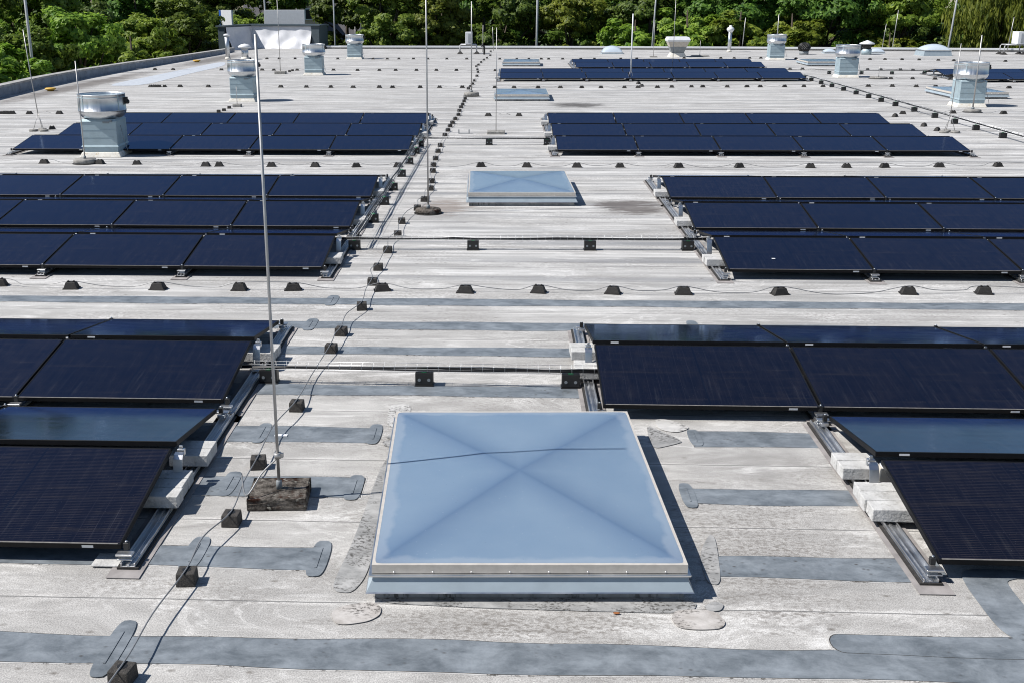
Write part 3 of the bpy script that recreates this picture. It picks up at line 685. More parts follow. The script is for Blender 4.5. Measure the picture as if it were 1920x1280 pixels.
for k in range(20):
    a0 = 2*math.pi*k/20; pts = [(0.33*math.cos(ph)*math.cos(a0+ph*0.5), 0.33*math.cos(ph)*math.sin(a0+ph*0.5), 0.40+0.26*math.sin(ph)) for ph in [R(-60+15*i) for i in range(10)]]
    mb.tube(pts, 0.035, 5)
mb.lathe([(0.12,0.62),(0.10,0.67),(0.02,0.68)], 16); mb.build('globe', M['plastic'], t)
t = thing_at('cowl_vent', 1624, 103, 'small round vent with conical white lid, behind the middle right-hand vent', 'vent')
MB().lathe([(0.28,0),(0.28,0.32)], 24).build('body', M['duct'], t); MB().lathe([(0.24,0.32),(0.24,0.60)], 24).build('throat', M['plastic'], t)
MB().lathe([(0.42,0.58),(0.42,0.64),(0.02,0.80)], 24).build('lid', M['whitep'], t)
def opal(px, py, w_, hc, hd, lab):
    t = thing_at('dome_light', px, py, lab, 'dome rooflight', 'opal dome rooflights')
    if hc: MB().frustum(w_*1.08, w_*1.08, 0, w_, w_, hc).build('curb', M['curb'], t)
    MB().box(-w_*.52, w_*.52, -w_*.52, w_*.52, hc+0.002, hc+0.05).build('rim', M['alu'], t)
    n = 16; vs = []; fs = []
    for j in range(n+1):
        for i in range(n+1):
            u = -1+2*i/n; v = -1+2*j/n; vs.append((u*w_/2, v*w_/2, hc+0.05+hd*((1-u*u)*(1-v*v))**0.55))
    for j in range(n):
        for i in range(n): fs.append((j*(n+1)+i, j*(n+1)+i+1, (j+1)*(n+1)+i+1, (j+1)*(n+1)+i))
    MB().add(vs, fs, True).build('dome', M['opal'], t)
opal(1147, 101, 1.2, 0.05, 0.36, 'low white dome rooflight left of the flared exhaust hood')
opal(1749, 104.5, 1.45, 0.28, 0.30, 'large white dome rooflight on bluish curb, below the leaning pole')
opal(1554, 100.5, 0.65, 0.06, 0.16, 'tiny white dome rooflight right of the black turbine vent')
opal(1643, 100.5, 0.75, 0.06, 0.18, 'small white dome rooflight right of the conical-lidded vent')
def aircon(px, py, lab, w_, flip):
    t = thing_at('air_conditioner', px, py, lab, 'air conditioner', 'white outdoor air conditioner units')
    fr = MB()
    for x in (-w_, w_):
        for y in (-0.3, 0.3): fr.tube([(x,y,0.10),(x,y,0.48),(x*0.9,y,0.54)], 0.03, 8)
    for y in (-0.3, 0.3): fr.tube([(-w_*0.9,y,0.54),(w_*0.9,y,0.54)], 0.03, 8)
    for x in (-0.15, 0.25): fr.tube([(x,-0.3,0.54),(x,0.3,0.54)], 0.025, 8)
    fr.build('stand', M['poles'], t)
    for x in (-w_, w_):
        for y in (-0.3, 0.3): MB().frustum(0.34,0.34,0,0.10,0.10,0.13,x,y).build('foot', M['rubber'], t)
    c = MB().box(-0.16+flip,0.24+flip,-0.42,0.42,0.58,1.26).build('casing', M['whitep'], t, 0.02, 2)
    gl = MB()
    for k in range(9): gl.box(0.0+flip,0.16+flip,-0.432,-0.422,0.66+k*0.06,0.68+k*0.06)
    gl.build('grille', M['mesh'], c)
aircon(878, 101.5, 'white air conditioner on a grey tube stand, centre of the far edge', 0.5, 0.0)
aircon(1896, 102.5, 'white air conditioner on a greenish stand at the far right edge', 0.55, 0.25)
t = thing_at('soil_pipe', 908, 103, 'short black pipe bent over at the top beside the air conditioner stand', 'pipe')
MB().tube([(0,0,0),(0,0,0.42),(-0.04,0,0.5),(-0.14,0,0.52),(-0.2,0,0.48)], 0.06, 10).build('pipe', M['plastic'], t)
for px, py, lab in ((95,171,'yellow drain cap on the roof beside the left parapet, nearer one'), (369,117,'small yellow drain cap near the far end of the left parapet')):
    t = thing_at('drain_cap', px, py, lab, 'drain cap', 'yellow drain caps')
    MB().lathe([(0.10,0),(0.13,0.03),(0.19,0.06)], 24).build('body', M['yellow'], t); MB().lathe([(0.20,0.06),(0.20,0.09),(0.16,0.115),(0.02,0.12)], 24).build('cap', M['yellow'], t)

# penthouse with sheeting, boards behind it
pa, pb = Vector((-17.0, 75.6)), Vector((-12.55, 79.3))
pt = tag(empty('roof_penthouse', (-15.0, 78.0, 0), R(-15)), 'dark clad roof enclosure hung with white sheeting at the far left corner', 'penthouse')
MB().box(-2.75, -2.3, -3.7, 1.2, 0, 1.45).box(2.2, 2.75, -0.2, 1.2, 0, 1.45).box(-2.3, 2.15, 0.9, 1.2, 0, 1.45).build('walls', M['dark'], pt)
MB().box(-2.85, -2.2, -3.8, 1.25, 1.45, 1.55).box(-2.2, 2.85, -0.28, 1.25, 1.455, 1.553).build('fascia', M['dark'], pt)
n = 60; vs = []; fs = []
for j in range(13):
    for i in range(n+1):
        s_ = i/n; z = 1.44*(1-j/12)
        if s_ < 0.28: x = -2.28+0.0; y = -3.6+3.5*(s_/0.28); nx, ny = 1, 0
        else: x = -2.26+4.45*((s_-0.28)/0.72); y = -0.1; nx, ny = 0, -1
        fold = 0.04*math.sin(s_*29+j*0.35)+0.018*math.sin(s_*61-j*0.6)+0.02*math.sin(j*0.9+s_*14); fold *= (0.25+j/12)
        out = fold + 0.5*(j/12)**2.0 + 0.06
        vs.append((x+nx*out, y+ny*out, z*0.985+0.012))
for j in range(12):
    for i in range(n): fs.append((j*(n+1)+i, j*(n+1)+i+1, (j+1)*(n+1)+i+1, (j+1)*(n+1)+i))
MB().add(vs, fs, True).build('sheeting', M['tarp'], pt)
sg = tag(empty('signboard', (-15.75, 83.0, -6), R(-2)), 'wide white board standing up behind the sheeted enclosure', 'signboard', 'white boards beyond the far corner')
MB().box(-1.45, 1.45, -0.06, 0.06, 7.2, 8.42).build('panel', M['whitep'], sg, 0.01, 1)
MB().box(-1.2,-1.05,0.07,0.22,0,8.35).build('support', M['poles'], sg); MB().box(1.05,1.2,0.07,0.22,0,8.35).build('support', M['poles'], sg)
sg = tag(empty('signboard', (-19.85, 83.0, -6), R(-30)), 'narrow white board with a blue edge behind the enclosure corner', 'signboard', 'white boards beyond the far corner')
MB().box(-0.5, 0.5, -0.08, 0.08, 7.2, 8.42).build('panel', M['whitep'], sg)
MB().box(-0.66, -0.502, -0.10, 0.30, 7.2, 8.42).build('blue_edge', M['bluep'], sg)
MB().box(-0.1,0.1,0.085,0.25,0,8.35).build('support', M['poles'], sg)

# ------------------------------------------------------------------ lightning masts and poles
def mast(px, py, ht, r, label, base='round', br=0.20, bh=0.06, lean=(0,0), mat='mast', tip=None):
    b = g(px, py); t = tag(empty('lightning_mast', (b.x, b.y, 0)), label, 'lightning mast', 'lightning rods standing on the roof')
    top = Vector((lean[0], lean[1], ht)); z0 = bh if base else 0
    j = z0+0.24 if base in ('square','round') and ht > 2 else z0
    MB().tube([(0,0,z0-0.02), tuple(top*(0.55)), tuple(top)], r, 10, r*0.8).build('rod', M[mat], t)
    if base == 'square':
        mb = MB().box(-0.197,0.197,-0.18,0.18,0,bh)
        bo = mb.build('base_block', M['moss'], t, 0.008, 2); bo.rotation_euler = (0,0,R(4))
        bm = bmesh.new(); bm.from_mesh(bo.data)
        bmesh.ops.subdivide_edges(bm, edges=bm.edges, cuts=4, use_grid_fill=True)
        for v in bm.verts:
            if v.co.z > bh*0.5: v.co.z += rng.uniform(-0.005, 0.007)
            v.co.x += rng.uniform(-0.003,0.003); v.co.y += rng.uniform(-0.003,0.003)
        bm.to_mesh(bo.data); bm.free()
        MB().lathe([(r*2.0,bh),(r*1.8,bh+0.06),(r*1.2,bh+0.065)],12).build('socket', M['mesh'], t)
        MB().lathe([(r*2.3,z0+0.225),(r*2.3,z0+0.265)],8).box(r*1.2,r*3.6,-0.012,0.012,z0+0.23,z0+0.26).build('clamp', M['mast'], t)
    elif base == 'round':
        MB().lathe([(br*1.12,0),(br*1.12,0.012)], 24).build('pad', M['rubber'], t)
        MB().lathe([(br*1.02,0.012),(br,bh*0.8),(br*0.93,bh),(0.02,bh)], 28).build('base_block', M['moss'] if br == 0.20 else M['greycon'], t)
        MB().lathe([(r*2.2,bh),(r*2.0,bh+0.05),(r*1.2,bh+0.06)],12).build('socket', M['mesh'], t)
    elif base == 'tripod':
        for k in range(3):
            a = R(90+120*k); ca, sa = math.cos(a), math.sin(a)
            MB().lathe([(0.11,0),(0.11,0.045),(0.095,0.055)], 16, 0.16*ca, 0.16*sa).build('base_block', M['greycon'], t)
            MB().tube([(0.15*ca,0.15*sa,0.05),(0,0,0.46)], 0.007, 6).build('leg', M['mast'], t)
    elif base == 'slab':
        MB().box(-br,br,-br*0.8,br*0.8,0,bh).build('base_block', M['greycon'], t, 0.01, 1)
    return t
mast(525, 936, 3.06, 0.0108, 'tall grey lightning mast on a mossy square block beside the front skylight', 'square', bh=0.082)
mast(803, 400, 3.75, 0.0135, 'tall pale lightning mast on a round mossy block left of second skylight', 'round', 0.20, 0.075)
mast(75, 246, 2.52, 0.013, 'tall lightning mast on small tripod feet beside the upper left array', 'tripod', bh=0.40, lean=(-0.15,0))
mast(160, 307, 2.06, 0.013, 'short lightning mast on round black base in front of nearest left vent', 'round', 0.23, 0.10)
mast(884, 181, 3.12, 0.022, 'slim lightning mast on dark round base left of third skylight', 'round', 0.26, 0.14)
mast(930, 251, 2.55, 0.010, 'thin lightning mast on pale slab between the upper arrays', 'slab', 0.22, 0.07)
mast(1182, 152, 2.60, 0.030, 'thick white lightning mast in front of the farthest centre array', 'tripod', bh=0.4, mat='whitep')
mast(1778, 249, 2.14, 0.011, 'thin lightning mast on tripod feet right of the upper right array', 'tripod', bh=0.5, lean=(0.05,0))
mast(1823, 211, 2.17, 0.022, 'pale lightning mast on dark round base in front of the rust-stained vent', 'round', 0.24, 0.09)
mast(526, 139, 3.45, 0.016, 'slim lightning mast on dark square block between two left vents', 'slab', 0.24, 0.12)
mast(905, 98, 1.6, 0.02, 'short bluish lightning rod right of the white air conditioner', None, lean=(0.02,0))
mast(925, 96, 1.45, 0.02, 'short pale lightning rod at the far end of the black block line', None, lean=(-0.05,0))
mast(1225, 108, 2.0, 0.013, 'thin lightning rod left of the flared exhaust hood', 'slab', 0.2, 0.06)
mast(1261, 126, 3.1, 0.016, 'thin lightning rod crossing in front of the flared exhaust hood', None)
mast(1391, 94, 1.95, 0.03, 'grey lightning rod between the tall white pipe and a drum vent', None, lean=(0.1,0))
mast(1312, 106, 0.85, 0.012, 'short thin rod on a dark mat right of the exhaust hood', 'round', 0.5, 0.05)
mast(1455, 100, 2.2, 0.03, 'lightning rod rising behind the drum vent right of white pipe', None)
mast(1653, 96, 1.6, 0.02, 'short lightning rod right of the small white dome rooflight', None, lean=(0.12,0))
mast(1672, 96, 2.4, 0.025, 'taller lightning rod standing left of the large white dome rooflight', None, lean=(0.15,0))
mast(1888, 98, 2.0, 0.025, 'lightning rod behind the greenish air conditioner stand', None, lean=(0.15,0))
mast(1647, 148, 0.5, 0.01, 'very short rod on a round pale base right of the middle vent', 'round', 0.35, 0.08)
mast(445, 201, 0.62, 0.010, 'short rod on a small slab at the second left vent', 'slab', 0.13, 0.09)
mast(667, 100, 1.55, 0.018, 'short lightning rod rising behind the smallest left vent', None)
def pole(X, Y, zt, r, lean, label):
    o = MB().tube([(0,0,0),(lean[0],lean[1],zt+6)], r, 10, r*0.7).build('flagpole', M['poles'], None, loc=(X,Y,-6)); tag(o, label, 'pole', 'tall grey poles beyond the roof edge')
def pole_at(px, py, Y, zt, r, lean, label):
    d = CAM_R*((px-CX)/F_PX) - CAM_U*((py-CY)/F_PX) + CAM_F; t = Y/d.y
    pole(d.x*t, Y, zt, r, lean, label)
pole_at(629.5, 85, 84, 9, 0.062, (-0.1,0), 'grey pole beyond the roof edge left of the smallest left vent')
pole_at(1006, 88, 83, 9, 0.095, (0.02,0), 'thick white pole beyond the roof edge at the centre')
pole_at(1217.5, 88, 82, 9, 0.066, (0.5,0), 'grey pole beyond the roof edge left of the exhaust hood')
pole_at(1768, 88, 78, 9, 0.07, (0.9,0), 'leaning grey pole beyond the roof edge above the large white dome')
pole_at(501, 47, 86, 9, 0.072, (-0.2,0), 'grey pole behind the sheeted enclosure, beside the wide white board')
pole_at(66, 150, 52, 7.5, 0.075, (-0.1,0), 'leaning grey pole beyond the left parapet, beside the tripod mast')

# ------------------------------------------------------------------ wire supports and wires
def build_trap():
    r = MB().box(-0.098,0.098,-0.062,0.062,0,0.012).frustum(0.172,0.115,0.012,0.118,0.080,0.080)
    for x in (-0.035, 0.035): r.box(x-0.011,x+0.011,-0.018,0.018,0.0802,0.094)
    return r.build('wire_support', M['rubber'], None, 0.004, 2)
TRAP = Kind(build_trap)
def build_cube():
    o = empty('wire_support')
    b = MB().frustum(0.114,0.118,0,0.107,0.110,0.082).build('block', M['bitumen'], o, 0.006, 2)
    MB().lathe([(0.026,0.0805),(0.026,0.0832)], 20, 0, 0.005).box(-0.007,0.007,-0.053,0.053,0.0822,0.0828).build('wire_slot', M['plastic'], b)
    return o
CUBE = Kind(build_cube)
def wire(pts, r, label, mat='wire', name='conductor_wire', cat='wire', group=None):
    """pts: list of (x,y,z); smoothed with a Catmull-Rom pass"""
    P = [Vector(p) for p in pts]; out = []
    for i in range(len(P)-1):
        p0, p1, p2, p3 = P[max(i-1,0)], P[i], P[i+1], P[min(i+2,len(P)-1)]
        for k in range(5):
            t = k/5; out.append(0.5*((2*p1)+(p2-p0)*t+(2*p0-5*p1+4*p2-p3)*t*t+(3*p1-p0-3*p2+p3)*t*t*t))
    out.append(P[-1])
    o = MB().tube(out, r, 6).build(name, M[mat]); tag(o, label, cat, group); return o
ROWS = [
 ('in the row before the middle arrays', 'row of wire supports before the middle arrays',
  [(-4,538),(131,543.5),(294,545),(447,546.5),(548,546.5),(716,547.5),(872,551),(1010,551),(1150,553),(1283,554),(1464,554.5),(1706,553.5),(1848,553.5)]),
 ('in the row before the upper arrays', 'row of wire supports before the upper arrays',
  [(81,307.5),(186,308.5),(255,309.5),(384.5,313),(409.5,313),(507.7,313.5),(590,314),(667.6,314.5),(746,314.5),(901.6,314),(987.7,314.5),(1082,315),(1163,315),(1273,315.5),(1387,315.5),(1521,316),(1588.7,315.5),(1660,315.5),(1763,314.5),(1873,313.5)]),
 ('in the row behind the upper arrays', 'row of wire supports behind the upper arrays',
  [(3,214.5),(10,214.5),(16.5,214.5),(22,214.5),(53.6,214.5),(110,214.5),(915.3,218.5),(973,218.5),(1694,214.8),(1788,213.5),(1883,214.5)]),
 ('in row before the farthest centre array', 'row of wire supports before the farthest arrays',
  [(281.7,164),(289,164),(293.5,164),(298,164),(308,164),(337,164),(390,164.3),(526,164.8),(574,165),(620,165.2),(661.7,165.5),(711,165.5),(735.7,165.5),(787.7,165.6),(824,165.4),(866.7,165.5),(928,166),(963.7,166),(1009,166),(1050.7,166),(1091,166),(1127,166),(1171,166),(1196.7,165.6),(1233,165.5),(1260,165),(1297,164.5),(1318,164.5),(1364,164.5),(1401,164.3),(1426,164.3),(1471.7,164),(1508,164),(1544,163.8),(1629,163.4),(1674,163.5),(1719,164),(1755,164.5),(1893,166.5)]),
 ('in the second row from the far edge', 'second row of wire supports from the far edge',
  [(290,131.8),(324,132),(414.7,132.5),(491,132.8),(513,133),(556.7,133),(625,133),(670,133.5),(711,133.5),(741.7,133.5),(780.7,133.5),(818,133.5),(855.7,133.5),(928.7,134),(1481.7,131.2),(1505,131.2),(1627.5,132.5),(1652,132.5),(1689,132.6),(1712.5,133.5)]),
 ('in the row nearest the far edge', 'row of wire supports nearest the far edge',
  [(468,111.5),(500,111.6),(523,111.6),(553,111.6),(633,111.8),(699,112),(726,112),(747.7,112),(775,112),(801.7,112),(837.7,112),(875,112),(937,112.2),(969,112.2),(991.7,112.2),(1015,112.2),(1028.7,112.2),(1055,112.2),(1089,112.3),(1114.7,112.2),(1164,112),(1194,112),(1283,110.5),(1351.7,110.5),(1377,110.5),(1406,110.5),(1427,110.5),(1493,111.5),(1631.7,113),(1660,113),(1692,113.3),(1724,113.8),(1760,114.5),(1789,115),(1886,116.5)]),
 ('in short row by the right vents', 'short row of wire supports by the right vents',
  [(1671,149),(1712,149.3),(1754,150),(1783,150.3)]),
]
for words, grp, pts in ROWS:
    n = len(pts); wp = []
    for i, (px, py) in enumerate(pts):
        p = g(px, py); p.y += 0.06
        TRAP.put(p, f'black trapezoid wire support, {ordl(i, n)} {words}', 'wire support', grp, rz=rng.uniform(-.28,.28), scale=(rng.uniform(.92,1.06), rng.uniform(.92,1.08), rng.uniform(.93,1.05)))
        wp.append(p)
    line = [(wp[0].x-1.2, wp[0].y, 0.03)]
    for i, p in enumerate(wp):
        line.append((p.x, p.y, 0.093))
        if i < n-1:
            q = wp[i+1]; d = (q-p).length
            if d > 0.8:
                line.append((p.x+(q.x-p.x)*0.35, p.y+(q.y-p.y)*.35-rng.uniform(-.02,.06), max(0.012, 0.085-0.05*d+rng.uniform(-.01,.01))))
                line.append((p.x+(q.x-p.x)*0.72, p.y+(q.y-p.y)*.72-rng.uniform(-.02,.05), max(0.012, 0.08-0.045*d+rng.uniform(-.01,.01))))
    line.append((wp[-1].x+1.2, wp[-1].y, 0.03))
    wire(line, 0.0048, f'thin conductor wire held by the supports {words}', group='conductor wires on the roof')
MAIN = [(222,1292),(345,1103),(430,991),(481,883),(554,774),(619,664.5),(638,632),(677,584),(697,537),(708,509),(726,476),(745,446),(752.6,421),(782,396),(795,379.5),(806.5,358.5),(808.7,344.5),(811,325),(812,314),(816,301.5),(821,287.5),(825,276.5),(834,257),(839.4,247.5),(844,239.5),(848,233),(853.6,226),(859.5,218),(861,210.5),(864,203.5),(867,198.5),(870,192.5),(872,187.5),(876.5,179),(878,168.5),(882,164.5),(886,159.5),(889,153.5),(894,144.5),(896,137.5),(895,132.5),(893,126.5),(897,123.5),(902,118.5),(907,114),(913,110.5),(919,105.5),(920,98)]
wp = []
for i, (px, py) in enumerate(MAIN):
    p = g(px, py); p.y += 0.075
    CUBE.put(p, f'black cube wire support, {ordl(i, len(MAIN), "near end", "far end")} of the line up the roof' if 0 < i < len(MAIN)-1 else
             ('black cube wire support cut off by the bottom edge of the picture' if i == 0 else 'farthest black cube wire support, at the far roof edge'), 'wire support', 'black cube supports in a line up the roof', rz=rng.uniform(-.15,.15))
    wp.append(p)
line = [(wp[0].x-0.12, wp[0].y-0.6, 0.02)]
for i, p in enumerate(wp):
    line.append((p.x, p.y, 0.089))
    if i < len(wp)-1:
        q = wp[i+1]; mx = (p+q)/2; d = (q-p).length
        line.append((mx.x+rng.uniform(-.03,.03)-(0.03 if d < 2 else 0), mx.y, 0.10 if d < 0.9 else 0.09 if d < 1.4 else 0.05))
wire(line, 0.0048, 'long conductor wire over the line of black cube supports', group='conductor wires on the roof')
b1 = g(525, 936)
wire([(b1.x, b1.y, 0.31), (b1.x-0.10, b1.y-0.06, 0.22), (b1.x-0.19, b1.y-0.16, 0.10), (g(455,915).x, g(455,915).y, 0.10)], 0.0055, 'short wire from the front mast clamp down to the long conductor', group='conductor wires on the roof')
for i, (px, py) in enumerate([(410,211),(420,208.5),(430,204)]):
    p = g(px,py); CUBE.put(p, f'black cube wire support, {ordl(i,3)} of three leading to the second left vent', 'wire support', 'three cube supports by the second left vent', scale=0.9)
for i, (px, py) in enumerate([(535,137.5),(543,135.5),(548.5,134)]):
    p = g(px,py); CUBE.put(p, f'black cube wire support, {ordl(i,3)} of three beside the dark square mast block', 'wire support', 'three cube supports by the dark mast block')
for i, (px, py) in enumerate([(1678,219.5),(1732,237.5),(1757,246)]):
    p = g(px,py); TRAP.put(p, f'black wire support, {ordl(i,3)} of three right of the upper right array', 'wire support', 'three wire supports right of the upper right array', rz=0.8)
for i, (px, py) in enumerate([(1197,158),(1203,163)]):
    p = g(px,py); TRAP.put(p, f'black wire support, {ordl(i,2)} of two by the thick white mast', 'wire support', 'two wire supports by the thick white mast', rz=0.8)
p = g(98, 243); TRAP.put(p, 'black wire support beside the tripod mast on the left', 'wire support', rz=0.5)

# ------------------------------------------------------------------ cable trays
def build_tsup():
    o = empty('tray_support')
    b = MB()
    b.box(-0.085,0.085,-0.06,0.06,0,0.014).box(-0.078,0.078,-0.05,0.05,0.014,0.128)
    b.build('block', M['plastic'], o, 0.006, 2)
    for hx in (-0.042, 0.042):
        MB().lathe([(0.014,-0.001),(0.014,0.0015)],14,M=Matrix.Translation((hx,-0.051,0.062))@Matrix.Rotation(R(90),4,'X')).build('cable_hole', M['mesh'], o)
    MB().box(-0.022,0.022,-0.045,0.02,0.1282,0.138).build('clip', M['green'], o, 0.002, 1)
    return o
TSUP = Kind(build_tsup)
def tray(a, b, z, label, sup=(), supwords='', grp='', width=0.045, step=0.16, cables=3, hgt=0.045, rz=None):
    a = Vector((a[0],a[1],z)); b = Vector((b[0],b[1],z)); d = b-a; Ln = d.length; ang = math.atan2(d.y, d.x)
    t = tag(empty('cable_tray', a, ang), label, 'cable tray', 'wire basket cable trays')
    mb = MB()
    for y in (-width, -width/3, width/3, width): mb.tube([(0,y,0),(Ln,y,0)], 0.0018, 5)
    for y in (-width, width): mb.tube([(0,y,hgt),(Ln,y,hgt)], 0.0016, 5)
    k = 0.03
    while k < Ln:
        mb.tube([(k,-width,hgt+0.008),(k,-width,0),(k,width,0),(k,width,hgt+0.008)], 0.0016, 4); k += step
    mb.build('basket', M['rail'], t)
    for c in range(cables):
        pts = []; m_ = max(6, int(Ln/0.5))
        for i in range(m_+1):
            pts.append((Ln*i/m_, -width*0.6+c*width*0.5+rng.uniform(-.015,.015), 0.008+rng.uniform(0,.03)*(c == 1)))
        MB().tube(pts, 0.0075, 6).build('cable', M['cable'], t)
    for i, (px, py) in enumerate(sup):
        p = g(px, py); q = a + d*max(0, min(1, (p-Vector((a.x,a.y,0))).dot(d)/(Ln*Ln))); 
        TSUP.put((q.x, q.y, 0), f'black tray support with green clip, {ordl(i, len(sup), *( ("left","right") if abs(d.x) > abs(d.y) else ("near end","far end")))} {supwords}' , 'tray support', grp, rz=(ang if abs(d.x) > abs(d.y) else ang-math.pi/2))
tray((-2.45,9.52),(0.95,9.47), 0.14, 'wire cable tray crossing between the two nearest arrays', [(503,720),(795,725),(1070,730)], 'under the nearest cross tray', 'supports under the nearest cross tray', step=0.097)
tray((-2.4,15.07),(2.75,15.17), 0.14, 'wire cable tray crossing between the two middle arrays', [(663,472),(887,467.5),(1106,469),(1290,470.5)], 'under the middle cross tray', 'supports under the middle cross tray', step=0.10)
tray((-2.05,26.5),(1.0,26.5), 0.14, 'wire cable tray crossing between the two upper arrays', [(917,273),(1026,273)], 'under the upper cross tray', 'supports under the upper cross tray')
tray((-2.02,15.1),(-1.97,26.6), 0.20, 'long wire cable tray beside the right ends of the left arrays', [(697,417),(719,384),(738,357),(756,331.5),(770.6,308),(787,288.5),(797.5,275)], 'under the long left tray', 'supports under the long left tray', step=0.22)
tray((12.15,48.4),(11.8,26.4), 0.16, 'long diagonal-looking cable tray on the right, running up the roof', [(1891,259.5),(1840,244.5),(1801,232.5),(1764,221.5),(1727,210),(1693,199.5),(1665,191.5),(1639,184.5),(1613,177.5),(1589,170.5),(1568,164),(1546,158),(1528,152.5),(1511,147.5)][::-1], 'under the long right tray', 'supports under the long right tray', step=0.4)
tray((12.0,51.6),(18.0,51.0), 0.16, 'cable tray crossing to the farthest right array', [(1552,138.5),(1614,139.5),(1671,139.8),(1735,141)], 'under the far cross tray', 'supports under the far cross tray', step=0.4)

# small loose bits
jb = tag(empty('junction_box', (2.62, 7.36, 0.05)), 'small pale grey junction box behind the ballast pavers of the nearest right array', 'junction box')
MB().frustum(0.10,0.10,0,0.075,0.085,0.13).build('housing', M['beige'], jb, 0.006, 2); MB().box(-0.03,0.03,-0.047,0.03,0.131,0.15).build('lid', M['whitep'], jb, 0.004, 1)
MB().tube([(0.04,-0.03,0.02),(0.10,-0.08,0.01),(0.18,-0.06,0.0),(0.24,0.04,0.03)], 0.006, 6).build('cable', M['cable'], jb)
p = g(527,817); o = MB().box(-0.05,0.05,-0.02,0.02,0,0.006).build('paper_strip', M['whitep'], None, loc=(p.x,p.y,0.0045)); tag(o, 'small white strip lying on a grey roof strip behind the front mast', 'strip')
p = g(206,1053); o = MB().box(-0.09,0.09,-0.08,0.08,0,0.01).build('levelling_pad', M['concrete'], None, 0.003, 1, loc=(p.x,p.y,0.0095)); tag(o, 'white square pad under the front end of the nearest left rail', 'pad')
p = g(1156,1151); o = MB().prism([(-.02,0),(-.008,-.011),(.012,-.008),(.02,.002),(.005,.011),(-.012,.009)],0,0.002).build('dry_leaf', M['brownleaf'], None, loc=(p.x,p.y,0.008)); tag(o, 'small brown dry leaf lying in front of the large skylight', 'leaf')
p = g(1365,462); o = MB().box(-0.02,0.02,-0.02,0.02,0,0.002).build('bird_dropping', M['whitep'])
o.location = (2.67+0.62, 13.49+0.36, 0.13+0.36*math.tan(TILT)+0.001); tag(o, 'small white speck on the left panel of the middle right array', 'dropping')
p = g(870,251); o = MB().box(-0.14,0.14,-0.03,0.03,0,0.012).box(-0.14,-0.115,-0.03,0.03,0.012,0.10).box(0.115,0.14,-0.03,0.03,0.012,0.10).build('metal_bracket', M['mesh'], None, loc=p); tag(o, 'small empty U-shaped bracket lying between the upper arrays', 'bracket')

# ------------------------------------------------------------------ house beyond the trees
hs_ = tag(empty('house', (-21.6, 128, -6), R(4)), 'house with dark tiled roof and a small white-edged gable beyond the trees', 'house')
MB().box(-7,5,0.6,9,0,5.0).build('walls', M['wallp'], hs_)
MB().add([(-7.5,0,4.8),(5.5,0,4.8),(5.5,4.8,10.8),(-7.5,4.8,10.8),(5.5,9.6,4.8),(-7.5,9.6,4.8)], [(0,1,2,3),(3,2,4,5),(1,4,2),(0,3,5),(0,5,4,1)]).build('roof', M['tiles'], hs_)
MB().prism([(-1.25,-0.2),(1.25,-0.2),(1.25,4.0),(-1.25,4.0)], 4.0, 7.6).add([(-1.25,-0.2,7.6),(1.25,-0.2,7.6),(0,-0.2,9.7),(-1.25,4,7.6),(1.25,4,7.6),(0,4,9.7)], [(0,1,2),(3,5,4),(0,2,5,3),(1,4,5,2)]).build('gable', M['wallp'], hs_)
for s_ in (-1, 1):
    MB().add([(s_*1.6,-0.5,7.2),(0,-0.5,9.85),(0,4.2,9.85),(s_*1.6,4.2,7.2),(s_*1.6,-0.5,7.32),(0,-0.5,9.97),(0,4.2,9.97),(s_*1.6,4.2,7.32)], [(0,1,2,3),(4,5,6,7),(0,1,5,4),(2,3,7,6),(0,3,7,4)]).build('gable_roof', M['tiles'], hs_)
    MB().add([(s_*1.62,-0.58,7.0),(0,-0.58,9.7),(0,-0.58,10.0),(s_*1.62,-0.58,7.34),(s_*1.62,-0.51,7.0),(0,-0.51,9.7),(0,-0.51,10.0),(s_*1.62,-0.51,7.34)], [(0,1,2,3),(4,5,6,7),(0,1,5,4),(2,3,7,6)]).build('bargeboard', M['whitep'], hs_)
fr_ = MB().box(-0.42,0.42,-0.26,-0.203,6.9,8.1).build('window', M['whitep'], hs_); MB().box(-0.32,0.32,-0.28,-0.262,7.0,8.0).build('pane', M['plastic'], fr_)

